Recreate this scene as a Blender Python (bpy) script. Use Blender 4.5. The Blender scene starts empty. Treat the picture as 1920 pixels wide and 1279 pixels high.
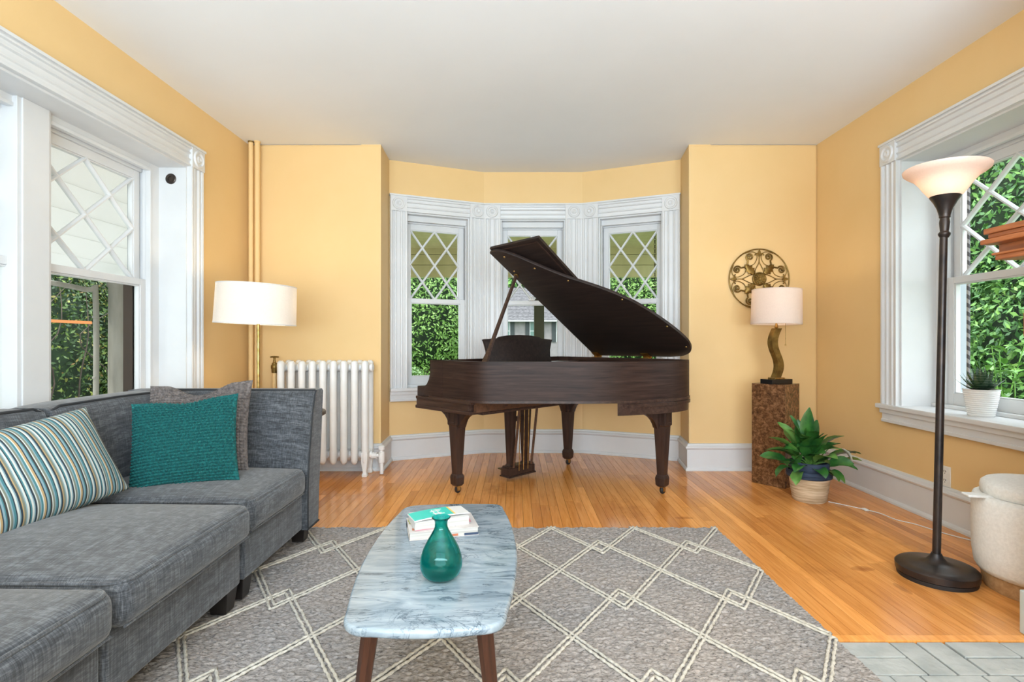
import bpy, bmesh, math, random
import numpy as np
from mathutils import Vector, Matrix, noise
S = bpy.context.scene
COL = S.collection
PI = math.pi
R = math.radians
rnd = random.Random(7)

# ------------------------------------------------------------------ camera
cam_d = bpy.data.cameras.new('camera')
cam = bpy.data.objects.new('camera', cam_d)
COL.objects.link(cam)
cam.location = (0, 0, 1.08)
cam.rotation_euler = (PI / 2, 0, 0)
cam_d.sensor_width = 36.0
cam_d.lens = 18.75
cam_d.shift_x = -6 / 1920
cam_d.shift_y = 2.5 / 1920
cam_d.clip_start = 0.02
cam_d.clip_end = 400
S.camera = cam

# ------------------------------------------------------------------ world, lights, exposure
W = bpy.data.worlds.new('world')
S.world = W
W.use_nodes = True
bg = W.node_tree.nodes['Background']
bg.inputs['Color'].default_value = (0.86, 0.95, 1.0, 1)
bg.inputs['Strength'].default_value = 6.0
vs = S.view_settings
S.display_settings.display_device = 'sRGB'
vs.view_transform = 'Standard'
vs.look = 'None'
vs.gamma = 1.0
vs.use_curve_mapping = False
vs.exposure = -0.2


def area_light(name, loc, rot, sx, sy, power, col=(1, 1, 1)):
    d = bpy.data.lights.new(name, 'AREA')
    d.shape = 'RECTANGLE'
    d.size, d.size_y = sx, sy
    d.energy = power
    d.color = col
    o = bpy.data.objects.new(name, d)
    o.location, o.rotation_euler = loc, rot
    COL.objects.link(o)
    return o


def lamp_light(name, loc, power, col, r=0.05, parent=None):
    d = bpy.data.lights.new(name, 'POINT')
    d.energy, d.color, d.shadow_soft_size = power, col, r
    o = bpy.data.objects.new(name, d)
    o.location = loc
    if parent:
        o.parent = parent
    COL.objects.link(o)
    return o


sun_d = bpy.data.lights.new('sun', 'SUN')
sun_d.energy, sun_d.angle, sun_d.color = 4.0, R(2), (1.0, .95, .86)
sun = bpy.data.objects.new('sun', sun_d)
sun.rotation_euler = (R(40), 0, R(-45))
COL.objects.link(sun)
# added soft fill light behind the camera, bounced off the ceiling
area_light('ceiling_bounce', (0.15, -1.3, 1.2), (R(157), 0, 0), 3.6, 1.6, 420, (0.72, 0.87, 1.0))


# ------------------------------------------------------------------ mesh helpers
class MB:
    def __init__(s):
        s.v, s.f = [], []

    def add(s, v, f, M=None):
        b = len(s.v)
        if M is not None:
            v = [M @ Vector(p) for p in v]
        s.v += [tuple(p) for p in v]
        s.f += [tuple(b + i for i in q) for q in f]
        return s

    def box(s, a, b, M=None):
        x0, y0, z0 = a
        x1, y1, z1 = b
        v = [(x0, y0, z0), (x1, y0, z0), (x1, y1, z0), (x0, y1, z0), (x0, y0, z1), (x1, y0, z1), (x1, y1, z1), (x0, y1, z1)]
        f = [(3, 2, 1, 0), (4, 5, 6, 7), (0, 1, 5, 4), (1, 2, 6, 5), (2, 3, 7, 6), (3, 0, 4, 7)]
        return s.add(v, f, M)

    def loft(s, rings, M=None, cap=True, closed=True):
        n = len(rings[0])
        v = [p for r in rings for p in r]
        f = []
        m = n if closed else n - 1
        for i in range(len(rings) - 1):
            for j in range(m):
                k = (j + 1) % n
                f.append((i * n + j, i * n + k, (i + 1) * n + k, (i + 1) * n + j))
        if cap and closed:
            f.append(tuple(reversed(range(n))))
            f.append(tuple((len(rings) - 1) * n + j for j in range(n)))
        return s.add(v, f, M)

    def prism(s, poly, z0, z1, M=None):
        return s.loft([[(x, y, z0) for x, y in poly], [(x, y, z1) for x, y in poly]], M)

    def lathe(s, prof, n=32, M=None, cap=True):
        return s.loft([[(r * math.cos(2 * PI * i / n), r * math.sin(2 * PI * i / n), z) for i in range(n)] for r, z in prof], M, cap)

    def tube(s, pts, rad, n=8, M=None, closed=False, flat=1.0):
        P = [Vector(p) for p in pts]
        m = len(P)
        rs = rad if isinstance(rad, (list, tuple)) else [rad] * m
        up = None
        rings = []
        for i in range(m):
            if closed:
                t = P[(i + 1) % m] - P[i - 1]
            else:
                t = P[min(i + 1, m - 1)] - P[max(i - 1, 0)]
            t = t.normalized() if t.length > 1e-9 else Vector((0, 0, 1))
            if up is None:
                up = Vector((0, 0, 1)) if abs(t.z) < 0.9 else Vector((1, 0, 0))
            a = t.cross(up)
            a = a.normalized() if a.length > 1e-6 else Vector((1, 0, 0))
            b = a.cross(t).normalized()
            up = b
            rings.append([tuple(P[i] + a * (rs[i] * math.cos(2 * PI * j / n)) + b * (rs[i] * flat * math.sin(2 * PI * j / n))) for j in range(n)])
        if closed:
            rings.append(rings[0])
        return s.loft(rings, M, cap=not closed)

    def rbox(s, lo, hi, r, n=5, puff=(0, 0, 0), M=None):
        c = [(lo[i] + hi[i]) / 2 for i in range(3)]
        h = [(hi[i] - lo[i]) / 2 for i in range(3)]
        r = min(r, min(h) * 0.999)

        def axis(H):
            e = [r * (1 - math.cos(a * PI / 8)) * 0.9 for a in range(0, 5)]
            e = [0, r * .2, r * .45, r * .72, r]
            a = [-H + q for q in e]
            k = H - r
            mid = [-k + 2 * k * i / n for i in range(1, n)] if k > 1e-6 else []
            return a + mid + [-q for q in reversed(a)]
        ax = [axis(H) for H in h]

        def put(p):
            q = [max(-(h[i] - r), min(h[i] - r, p[i])) for i in range(3)]
            d = Vector([p[i] - q[i] for i in range(3)])
            if d.length > 1e-9:
                d = d.normalized() * r
            o = [q[i] + d[i] for i in range(3)]
            for i in range(3):
                if puff[i]:
                    j, k = [x for x in range(3) if x != i]
                    w = max(0, 1 - (p[j] / h[j]) ** 2) * max(0, 1 - (p[k] / h[k]) ** 2)
                    o[i] += puff[i] * w * (p[i] / h[i])
            return tuple(o[i] + c[i] for i in range(3))
        for d in range(3):
            j, k = (d + 1) % 3, (d + 2) % 3
            for sg in (-1, 1):
                A, B = ax[j], ax[k]
                v = []
                for a in A:
                    for b in B:
                        p = [0, 0, 0]
                        p[d], p[j], p[k] = sg * h[d], a, b
                        v.append(put(p))
                f = []
                nb = len(B)
                for a in range(len(A) - 1):
                    for b in range(nb - 1):
                        q = (a * nb + b, (a + 1) * nb + b, (a + 1) * nb + b + 1, a * nb + b + 1)
                        f.append(q if sg > 0 else q[::-1])
                s.add(v, f, M)
        return s

    def build(s, name, mat, parent=None, smooth=40, bevel=0, weld=False, kind=None, label=None, recalc=True, loc=None):
        me = bpy.data.meshes.new(name)
        me.from_pydata(s.v, [], s.f)
        if recalc or weld or bevel:
            bm = bmesh.new()
            bm.from_mesh(me)
            if weld:
                bmesh.ops.remove_doubles(bm, verts=bm.verts, dist=1e-5)
            if recalc:
                bmesh.ops.recalc_face_normals(bm, faces=bm.faces)
            if bevel:
                ed = [e for e in bm.edges if len(e.link_faces) == 2 and e.calc_face_angle(0) > R(30)]
                bmesh.ops.bevel(bm, geom=ed, offset=bevel, segments=2, profile=0.6, affect='EDGES', clamp_overlap=True)
            bm.to_mesh(me)
            bm.free()
        if smooth:
            me.polygons.foreach_set('use_smooth', [True] * len(me.polygons))
            if smooth < 180:
                me.set_sharp_from_angle(angle=R(smooth))
        me.materials.append(mat)
        o = bpy.data.objects.new(name, me)
        COL.objects.link(o)
        if parent is not None:
            o.parent = parent
        if loc is not None:
            o.location = loc
        if kind:
            o['kind'] = kind
        if label:
            o['label'] = label
        return o


def empty(name, loc=(0, 0, 0), rot=(0, 0, 0), kind=None):
    o = bpy.data.objects.new(name, None)
    o.location, o.rotation_euler = loc, rot
    o.empty_display_size = 0.1
    COL.objects.link(o)
    if kind:
        o['kind'] = kind
    return o


def tag(o, label, cat, group=None):
    o['label'], o['category'] = label, cat
    if group:
        o['group'] = group
    return o


def thing(name, label, cat, loc=(0, 0, 0), rz=0, group=None, rot=None):
    return tag(empty(name, loc, rot or (0, 0, rz)), label, cat, group)


def dup(o, name=None, parent=None, loc=None, rot=None):
    c = o.copy()
    COL.objects.link(c)
    c.parent = parent
    if loc is not None:
        c.location = loc
    if rot is not None:
        c.rotation_euler = rot
    return c


def T(x=0, y=0, z=0):
    return Matrix.Translation((x, y, z))


def RX(a): return Matrix.Rotation(a, 4, 'X')
def RY(a): return Matrix.Rotation(a, 4, 'Y')
def RZ(a): return Matrix.Rotation(a, 4, 'Z')


def catmull(pts, n=6, closed=False):
    P = [Vector(p) for p in pts]
    m = len(P)
    out = []
    for i in range(m if closed else m - 1):
        if closed:
            p0, p1, p2, p3 = P[i - 1], P[i], P[(i + 1) % m], P[(i + 2) % m]
        else:
            p0, p1, p2, p3 = P[max(i - 1, 0)], P[i], P[i + 1], P[min(i + 2, m - 1)]
        for k in range(n):
            t = k / n
            out.append(0.5 * ((2 * p1) + (p2 - p0) * t + (2 * p0 - 5 * p1 + 4 * p2 - p3) * t * t + (3 * p1 - p0 - 3 * p2 + p3) * t ** 3))
    if not closed:
        out.append(P[-1])
    return out


def offset_poly(poly, d):
    """moves a counter-clockwise outline inwards by d"""
    n = len(poly)
    out = []
    for i in range(n):
        p, a, b = Vector(poly[i]), Vector(poly[i - 1]), Vector(poly[(i + 1) % n])
        e1, e2 = (p - a).normalized(), (b - p).normalized()
        n1, n2 = Vector((-e1.y, e1.x)), Vector((-e2.y, e2.x))
        m = (n1 + n2)
        m = m.normalized() if m.length > 1e-6 else n1
        out.append(tuple(p + m * (d / max(0.35, m.dot(n1)))))
    return out


def ring_prism(mb, outer, inner, z0, z1):
    n = len(outer)
    v = [(x, y, z) for z in (z0, z1) for P in (outer, inner) for x, y in P]
    f = []
    for i in range(n):
        j = (i + 1) % n
        f += [(i, j, 2 * n + j, 2 * n + i), (n + j, n + i, 3 * n + i, 3 * n + j), (2 * n + i, 2 * n + j, 3 * n + j, 3 * n + i), (j, i, n + i, n + j)]
    return mb.add(v, f)


# ------------------------------------------------------------------ material helpers
def mat(name, col=(.8, .8, .8), rough=.5, metal=0, **kw):
    m = bpy.data.materials.new(name)
    m.use_nodes = True
    b = m.node_tree.nodes['Principled BSDF']
    b.inputs['Base Color'].default_value = (*col, 1)
    b.inputs['Roughness'].default_value = rough
    b.inputs['Metallic'].default_value = metal
    for k, v in kw.items():
        b.inputs[k.replace('_', ' ')].default_value = v
    return m


def nd(m, typ, **kw):
    n = m.node_tree.nodes.new(typ)
    for k, v in kw.items():
        if hasattr(n, k):
            setattr(n, k, v)
        else:
            n.inputs[k.replace('_', ' ')].default_value = v
    return n


def lk(m, a, b):
    m.node_tree.links.new(a, b)


def BS(m):
    return m.node_tree.nodes['Principled BSDF']


def coords(m, scale=(1, 1, 1), kind='Object', rot=(0, 0, 0)):
    mp = nd(m, 'ShaderNodeMapping')
    mp.inputs['Scale'].default_value = scale
    mp.inputs['Rotation'].default_value = rot
    if kind == 'World':
        g = nd(m, 'ShaderNodeNewGeometry')
        lk(m, g.outputs['Position'], mp.inputs[0])
    else:
        tc = nd(m, 'ShaderNodeTexCoord')
        lk(m, tc.outputs[kind], mp.inputs[0])
    return mp.outputs[0]


def ramp(m, fac, stops, interp='LINEAR'):
    r = nd(m, 'ShaderNodeValToRGB')
    cr = r.color_ramp
    cr.interpolation = interp
    while len(cr.elements) < len(stops):
        cr.elements.new(0.5)
    for e, (p, c) in zip(cr.elements, stops):
        e.position = p
        e.color = (*c, 1)
    lk(m, fac, r.inputs[0])
    return r.outputs[0]


def mixc(m, fac, a, b, mode='MIX'):
    n = nd(m, 'ShaderNodeMix')
    n.data_type = 'RGBA'
    n.blend_type = mode
    for k, x in ((0, fac), (6, a), (7, b)):
        if isinstance(x, (int, float)):
            n.inputs[k].default_value = x
        elif isinstance(x, tuple):
            n.inputs[k].default_value = (*x, 1)
        else:
            lk(m, x, n.inputs[k])
    return n.outputs[2]


def noisef(m, vec, scale=5, detail=4, rough=.55, dist=0):
    n = nd(m, 'ShaderNodeTexNoise')
    n.inputs['Scale'].default_value = scale
    n.inputs['Detail'].default_value = detail
    n.inputs['Roughness'].default_value = rough
    n.inputs['Distortion'].default_value = dist
    lk(m, vec, n.inputs['Vector'])
    return n.outputs[0]


def bump(m, h, strength=.3, dist=.01):
    b = nd(m, 'ShaderNodeBump')
    b.inputs['Strength'].default_value = strength
    b.inputs['Distance'].default_value = dist
    lk(m, h, b.inputs['Height'])
    lk(m, b.outputs[0], BS(m).inputs['Normal'])


def vary(m, c1, c2, scale=(1, 1, 1), nscale=6, lo=.35, hi=.65, kind='Object', detail=5, bmp=0, bd=.004, dist=0):
    v = coords(m, scale, kind)
    n = noisef(m, v, nscale, detail, dist=dist)
    lk(m, ramp(m, n, [(lo, c1), (hi, c2)]), BS(m).inputs['Base Color'])
    if bmp:
        bump(m, n, bmp, bd)
    return m


# ------------------------------------------------------------------ materials
M = {}
m = M['wall'] = mat('yellow_wall_paint', (.80, .53, .185), .62)
vary(m, (.77, .53, .245), (.785, .545, .26), (1, 1, 1), 3, kind='World')
bump(m, noisef(m, coords(m, (1, 1, 1), 'World'), 60, 3), .04, .002)
M['white'] = vary(mat('white_trim_paint', (.8, .8, .79), .38), (.655, .661, .67), (.69, .696, .705), (1, 1, 1), 4, kind='World')
M['ceiling'] = vary(mat('white_ceiling_paint', (.83, .83, .83), .8), (.81, .82, .835), (.835, .845, .86), (1, 1, 1), 1.5, kind='World')
M['worn'] = vary(mat('worn_white_paint', (.7, .72, .75), .6), (.16, .155, .15), (.36, .385, .42), (1, 1, .35), 14, .26, .36, kind='World')
M['bark0'] = mat('dark_brown_paint', (.045, .028, .018), .7)
M['sub'] = mat('dark_subfloor', (.10, .05, .02), .8)

m = M['plank'] = mat('oak_floor', (.5, .2, .05), .2)
oi = nd(m, 'ShaderNodeObjectInfo')
g = nd(m, 'ShaderNodeNewGeometry')
add = nd(m, 'ShaderNodeVectorMath', operation='MULTIPLY_ADD')
cmb = nd(m, 'ShaderNodeCombineXYZ')
for i in range(3):
    lk(m, oi.outputs['Random'], cmb.inputs[i])
lk(m, cmb.outputs[0], add.inputs[0])
add.inputs[1].default_value = (17, 31, 9)
lk(m, g.outputs['Position'], add.inputs[2])
mp = nd(m, 'ShaderNodeMapping')
mp.inputs['Scale'].default_value = (24, 1.5, 1)
lk(m, add.outputs[0], mp.inputs[0])
gr = noisef(m, mp.outputs[0], 2.2, 7, .62, .6)
c1 = ramp(m, gr, [(.25, (.58, .215, .048)), (.5, (.78, .325, .085)), (.75, (.86, .40, .12))])
tone = ramp(m, oi.outputs['Random'], [(0, (.74, .68, .62)), (.35, (.92, .89, .86)), (.7, (1.0, 1.0, 1.0)), (1, (1.15, 1.17, 1.18))])
c2 = mixc(m, 1.0, c1, tone, 'MULTIPLY')
sp = noisef(m, coords(m, (1, 1, 1), 'World'), 2.2, 5, .6)
worn = ramp(m, sp, [(.30, (.66, .60, .56)), (.42, (1, 1, 1))])
c3 = mixc(m, .65, c2, worn, 'MULTIPLY')
# two water stains and a scorch mark in the boards
sw = noisef(m, coords(m, (1, 1, 1), 'World'), 9, 4)
for (sx_, sy_, ex_, ey_, dk) in ((1.66, 2.54, 8, 15, (.62, .52, .47)), (1.70, 2.335, 28, 10, (.60, .55, .55)), (1.05, 3.28, 9, 20, (.66, .56, .52))):
    mp = nd(m, 'ShaderNodeMapping')
    mp.inputs['Location'].default_value = (-sx_ * ex_, -sy_ * ey_, 0)
    mp.inputs['Scale'].default_value = (ex_, ey_, 0)
    gg = nd(m, 'ShaderNodeNewGeometry')
    lk(m, gg.outputs['Position'], mp.inputs[0])
    ln = nd(m, 'ShaderNodeVectorMath', operation='LENGTH')
    lk(m, mp.outputs[0], ln.inputs[0])
    ad = nd(m, 'ShaderNodeMath', operation='MULTIPLY_ADD')
    lk(m, sw, ad.inputs[0]); ad.inputs[1].default_value = .9
    lk(m, ln.outputs['Value'], ad.inputs[2])
    c3 = mixc(m, 1.0, c3, ramp(m, ad.outputs[0], [(.55, dk), (.95, tuple(.5 + .5 * q for q in dk)), (1.0, (1, 1, 1))]), 'MULTIPLY')
lk(m, c3, BS(m).inputs['Base Color'])
rr = ramp(m, noisef(m, coords(m, (1, 1, 1), 'World'), 5, 4), [(.3, (.10, .10, .10)), (.7, (.21, .21, .21))])
lk(m, rr, BS(m).inputs['Roughness'])
bump(m, gr, .05, .002)


def wood(name, dark, mid, light, rough, axis=0, sc=1.0, kind='Object'):
    w = mat(name, mid, rough)
    s = [26, 26, 26]
    s[axis] = 1.8
    if 'veneer' in name and 'mahogany' in name:
        s = [1.8, 1.8, 34]
    n = noisef(w, coords(w, tuple(q * sc for q in s), kind), 1.6, 7, .65, .5)
    lk(w, ramp(w, n, [(.3, dark), (.5, mid), (.72, light)]), BS(w).inputs['Base Color'])
    bump(w, n, .06, .002)
    return w


M['piano'] = wood('dark_mahogany', (.022, .012, .009), (.046, .025, .019), (.082, .045, .033), .30)
M['rim'] = wood('dark_mahogany_veneer', (.014, .0075, .006), (.032, .017, .013), (.058, .031, .023), .44, 0)
BS(M['rim']).inputs['Specular IOR Level'].default_value = .18
M['piano_v'] = wood('dark_mahogany_upright', (.022, .012, .009), (.040, .022, .017), (.066, .037, .028), .33, 2)
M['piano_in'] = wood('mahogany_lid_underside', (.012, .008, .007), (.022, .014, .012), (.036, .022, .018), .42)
for k_ in ('piano', 'piano_v', 'piano_in'):
    BS(M[k_]).inputs['Specular IOR Level'].default_value = .3
M['brownin'] = wood('raw_brown_wood', (.035, .015, .008), (.08, .033, .016), (.12, .055, .028), .5)
M['black'] = mat('black_lacquer', (.008, .008, .009), .25)
M['blackm'] = mat('black_rubber', (.012, .012, .013), .6)
M['brass'] = vary(mat('brass', (.6, .38, .12), .35, 1), (.35, .2, .06), (.62, .42, .15), (1, 1, 1), 30)
M['brassd'] = vary(mat('aged_brass', (.30, .19, .05), .45, .8), (.13, .075, .018), (.30, .195, .055), (1, 1, 1), 16)
M['gold'] = mat('gold_plate', (.35, .23, .08), .4, .8)
M['ivory'] = mat('ivory_key', (.8, .77, .68), .3)
M['steel'] = mat('steel', (.5, .5, .5), .35, 1)

# sofa weave
m = M['sofa'] = mat('charcoal_linen_weave', (.1, .1, .11), .92)
n1 = noisef(m, coords(m, (9, 260, 9)), 1.0, 3, .7)
n2 = noisef(m, coords(m, (260, 9, 40)), 1.0, 3, .7)
n3 = noisef(m, coords(m, (30, 30, 260)), 1.0, 3, .7)
mm = nd(m, 'ShaderNodeMath', operation='ADD')
lk(m, n1, mm.inputs[0]); lk(m, n2, mm.inputs[1])
mm2 = nd(m, 'ShaderNodeMath', operation='ADD')
lk(m, mm.outputs[0], mm2.inputs[0]); lk(m, n3, mm2.inputs[1])
mm3 = nd(m, 'ShaderNodeMath', operation='MULTIPLY')
lk(m, mm2.outputs[0], mm3.inputs[0]); mm3.inputs[1].default_value = 1 / 3
lk(m, ramp(m, mm3.outputs[0], [(.40, (.017, .0195, .024)), (.5, (.052, .057, .066)), (.60, (.125, .135, .15))]), BS(m).inputs['Base Color'])
BS(m).inputs['Sheen Weight'].default_value = .25
bump(m, mm3.outputs[0], .5, .003)
M['piping'] = mat('dark_piping', (.025, .027, .031), .9)
M['walnutleg'] = mat('espresso_leg', (.012, .009, .008), .35)

m = M['teal'] = mat('teal_chunky_yarn', (.0, .2, .2), .95)
n = noisef(m, coords(m), 95, 4, .7)
lk(m, ramp(m, n, [(.3, (.0, .045, .05)), (.5, (.002, .10, .10)), (.66, (.008, .155, .15)), (.78, (.16, .29, .28))]), BS(m).inputs['Base Color'])
M['greyknit'] = vary(mat('taupe_waffle_knit', (.2, .18, .17), .95), (.085, .073, .070), (.19, .165, .158), (1, 1, 1), 60, bmp=.3)

m = M['stripe'] = mat('striped_cotton', (.5, .5, .5), .85)
tc = nd(m, 'ShaderNodeTexCoord')
sx = nd(m, 'ShaderNodeSeparateXYZ')
lk(m, tc.outputs['Generated'], sx.inputs[0])
wob = noisef(m, coords(m), 5, 2)
w1 = nd(m, 'ShaderNodeMath', operation='MULTIPLY_ADD')
lk(m, wob, w1.inputs[0]); w1.inputs[1].default_value = .02
lk(m, sx.outputs[0], w1.inputs[2])
w2 = nd(m, 'ShaderNodeMath', operation='MULTIPLY')
lk(m, w1.outputs[0], w2.inputs[0]); w2.inputs[1].default_value = 6.0
w3 = nd(m, 'ShaderNodeMath', operation='FRACT')
lk(m, w2.outputs[0], w3.inputs[0])
cw, ct, cn, cb, cg, co, ck = (.52, .55, .52), (.055, .18, .21), (.018, .035, .05), (.20, .31, .36), (.17, .19, .15), (.42, .29, .14), (.03, .03, .03)
seq = [cw, cb, cn, cw, cg, cb, ct, cw, co, cn, cb, ct, ck, cw, cg, cb, ct, cn, cw, cb, cn, co, cg, cb, cw, cn, ct]
lk(m, ramp(m, w3.outputs[0], [(i / len(seq) + (.008 if i % 2 else 0), c) for i, c in enumerate(seq)], 'CONSTANT'), BS(m).inputs['Base Color'])

m = M['rug'] = mat('grey_wool_pile', (.4, .36, .33), 1.0)
n = noisef(m, coords(m, (60, 150, 60)), 1.0, 4, .7)
big = noisef(m, coords(m), 2.2, 3)
cc = mixc(m, .6, ramp(m, n, [(.32, (.055, .049, .045)), (.45, (.265, .241, .225)), (.7, (.455, .418, .39))]), ramp(m, big, [(.35, (.80, .84, .90)), (.65, (1.05, 1.0, .97))]), 'MULTIPLY')
lk(m, cc, BS(m).inputs['Base Color'])
M['rugline'] = vary(mat('cream_wool_cord', (.62, .56, .44), 1.0), (.46, .425, .36), (.66, .62, .55), (1, 1, 1), 90, bmp=.4)

m = M['marble'] = mat('grey_white_marble', (.7, .72, .74), .10)
v = coords(m, (2.2, 9, 2.2))
n = noisef(m, v, 2.4, 9, .62, 1.1)
n2 = noisef(m, coords(m, (1.6, 6.5, 3), rot=(0, 0, .12)), 2.0, 8, .62, .7)
n3 = noisef(m, coords(m, (4, 5, 3), rot=(0, 0, .7)), 1.8, 8, .65, 1.2)
soft = ramp(m, n, [(.32, (.185, .24, .29)), (.52, (.28, .345, .40)), (.7, (.375, .435, .49))])
sub = nd(m, 'ShaderNodeMath', operation='SUBTRACT')
lk(m, n2, sub.inputs[0]); sub.inputs[1].default_value = .5
ab = nd(m, 'ShaderNodeMath', operation='ABSOLUTE')
lk(m, sub.outputs[0], ab.inputs[0])
vein = ramp(m, ab.outputs[0], [(0, (.34, .38, .42)), (.007, (.58, .62, .66)), (.022, (1, 1, 1))])
msk = ramp(m, noisef(m, coords(m), 5, 3), [(.36, (0, 0, 0)), (.50, (1, 1, 1))])
cm = mixc(m, msk, soft, mixc(m, 1.0, soft, vein, 'MULTIPLY'))
sub = nd(m, 'ShaderNodeMath', operation='SUBTRACT')
lk(m, n3, sub.inputs[0]); sub.inputs[1].default_value = .47
ab = nd(m, 'ShaderNodeMath', operation='ABSOLUTE')
lk(m, sub.outputs[0], ab.inputs[0])
vein2 = ramp(m, ab.outputs[0], [(0, (.30, .34, .38)), (.006, (.62, .66, .7)), (.014, (1, 1, 1))])
msk2 = ramp(m, noisef(m, coords(m, (1, 1, 1), rot=(1, 0, 0)), 4, 2), [(.5, (0, 0, 0)), (.62, (1, 1, 1))])
cm = mixc(m, msk2, cm, mixc(m, 1.0, cm, vein2, 'MULTIPLY'))
lk(m, cm, BS(m).inputs['Base Color'])
M['walnut'] = wood('walnut', (.030, .011, .006), (.062, .022, .011), (.10, .040, .021), .35, 2)
M['mantel'] = wood('red_oak_mantel', (.20, .055, .018), (.36, .11, .035), (.50, .17, .06), .35, 1)
M['mantel_v'] = wood('red_oak_upright', (.20, .055, .018), (.36, .11, .035), (.50, .17, .06), .35, 2)
M['darkwood'] = wood('dark_table_wood', (.02, .012, .009), (.04, .024, .018), (.06, .04, .03), .4)

m = M['burl'] = mat('burl_veneer', (.25, .11, .05), .22)
n = noisef(m, coords(m), 30, 10, .8, .35)
vo = nd(m, 'ShaderNodeTexVoronoi')
vo.inputs['Scale'].default_value = 46
lk(m, coords(m), vo.inputs['Vector'])
eye = ramp(m, vo.outputs[0], [(.08, (.35, .28, .24)), (.26, (1, 1, 1))])
lk(m, mixc(m, .8, ramp(m, n, [(.36, (.028, .012, .006)), (.49, (.125, .054, .021)), (.62, (.29, .145, .066))]), eye, 'MULTIPLY'), BS(m).inputs['Base Color'])


def shade_mat(name, col, transl=.55):
    s = bpy.data.materials.new(name)
    s.use_nodes = True
    nt = s.node_tree
    nt.nodes.remove(nt.nodes['Principled BSDF'])
    out = nt.nodes['Material Output']
    a = nt.nodes.new('ShaderNodeBsdfDiffuse')
    b = nt.nodes.new('ShaderNodeBsdfTranslucent')
    x = nt.nodes.new('ShaderNodeMixShader')
    v = coords(s, (1, 1, 1))
    n = noisef(s, v, 120, 2)
    c = ramp(s, n, [(.3, tuple(q * .95 for q in col)), (.7, col)])
    lk(s, c, a.inputs[0]); lk(s, c, b.inputs[0])
    x.inputs[0].default_value = transl
    lk(s, a.outputs[0], x.inputs[1]); lk(s, b.outputs[0], x.inputs[2])
    lk(s, x.outputs[0], out.inputs[0])
    return s


M['shade'] = shade_mat('white_linen_shade', (.88, .85, .82), .45)
M['shade2'] = shade_mat('pale_linen_shade', (.86, .77, .71), .45)
m = M['alabaster'] = shade_mat('frosted_alabaster_glass', (.90, .765, .68), .45)
gl = nd(m, 'ShaderNodeBsdfGlossy')
gl.inputs['Roughness'].default_value = .25
mx = nd(m, 'ShaderNodeMixShader')
mx.inputs[0].default_value = .06
om = m.node_tree.nodes['Material Output']
lk(m, om.inputs[0].links[0].from_socket, mx.inputs[1])
lk(m, gl.outputs[0], mx.inputs[2])
lk(m, mx.outputs[0], om.inputs[0])

m = M['glass'] = bpy.data.materials.new('window_glass')
m.use_nodes = True
m.node_tree.nodes.remove(m.node_tree.nodes['Principled BSDF'])
tr = nd(m, 'ShaderNodeBsdfTransparent')
tr.inputs[0].default_value = (.97, .98, .975, 1)
gl = nd(m, 'ShaderNodeBsdfGlossy')
gl.inputs['Roughness'].default_value = .0
lw = nd(m, 'ShaderNodeLayerWeight')
pw = nd(m, 'ShaderNodeMath', operation='POWER')
lk(m, lw.outputs['Facing'], pw.inputs[0])
pw.inputs[1].default_value = 5
fr = nd(m, 'ShaderNodeMath', operation='MULTIPLY_ADD')
lk(m, pw.outputs[0], fr.inputs[0])
fr.inputs[1].default_value, fr.inputs[2].default_value = .22, .0
mx = nd(m, 'ShaderNodeMixShader')
lk(m, fr.outputs[0], mx.inputs[0]); lk(m, tr.outputs[0], mx.inputs[1]); lk(m, gl.outputs[0], mx.inputs[2])
lk(m, mx.outputs[0], m.node_tree.nodes['Material Output'].inputs[0])

m = M['vase'] = mat('teal_glass', (.0, .36, .32), .04, Transmission_Weight=.95, IOR=1.3)
lk(m, ramp(m, noisef(m, coords(m), 30, 5), [(.35, (.0, .40, .37)), (.60, (.015, .52, .47)), (.72, (.20, .68, .62))]), BS(m).inputs['Base Color'])
M['ceramic'] = mat('white_ceramic', (.84, .84, .83), .25)
M['radiator'] = vary(mat('white_radiator_enamel', (.8, .8, .79), .3), (.80, .80, .79), (.84, .84, .835), (1, 1, 1), 8)
M['boucle'] = vary(mat('cream_boucle', (.62, .60, .56), 1), (.76, .75, .72), (.84, .83, .80), (1, 1, 1), 80, bmp=.4, bd=.004)
M['palewood'] = wood('pale_wood', (.35, .2, .09), (.45, .28, .14), (.55, .36, .2), .4)
M['bronze'] = vary(mat('dark_bronze', (.035, .028, .026), .35, .6), (.030, .026, .026), (.06, .045, .038), (1, 1, 1), 12)
m = M['brick'] = vary(mat('grey_painted_brick', (.5, .52, .5), .55), (.33, .355, .35), (.44, .46, .45), (1, 1, 1), 9, .35, .6, kind='World')
bump(m, noisef(m, coords(m, (1, 1, 1), 'World'), 45, 5), .45, .006)
M['mortar'] = mat('grey_mortar', (.16, .17, .165), .9)
M['plinth'] = vary(mat('grey_green_paint', (.5, .52, .48), .5), (.47, .50, .46), (.53, .55, .51), (1, 1, 1), 4)
M['leaf'] = vary(mat('glossy_green_leaf', (.03, .14, .03), .28), (.012, .075, .018), (.06, .20, .035), (1, 1, 1), 12)
M['leaf2'] = vary(mat('light_green_leaf', (.1, .25, .05), .32), (.06, .18, .03), (.17, .34, .08), (1, 1, 1), 12)
M['soil'] = vary(mat('soil', (.04, .025, .015), .95), (.02, .013, .009), (.09, .06, .04), (1, 1, 1), 60)
M['petal'] = mat('white_spathe', (.8, .78, .72), .5)
M['jute'] = vary(mat('woven_seagrass', (.55, .42, .27), .9), (.36, .25, .14), (.66, .52, .36), (3, 3, 40), 2, bmp=.6)
M['navy'] = vary(mat('navy_weave', (.02, .035, .07), .85), (.010, .018, .038), (.035, .055, .10), (4, 4, 40), 2, bmp=.5)
M['plastic'] = mat('white_plastic', (.78, .77, .73), .35)
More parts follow.
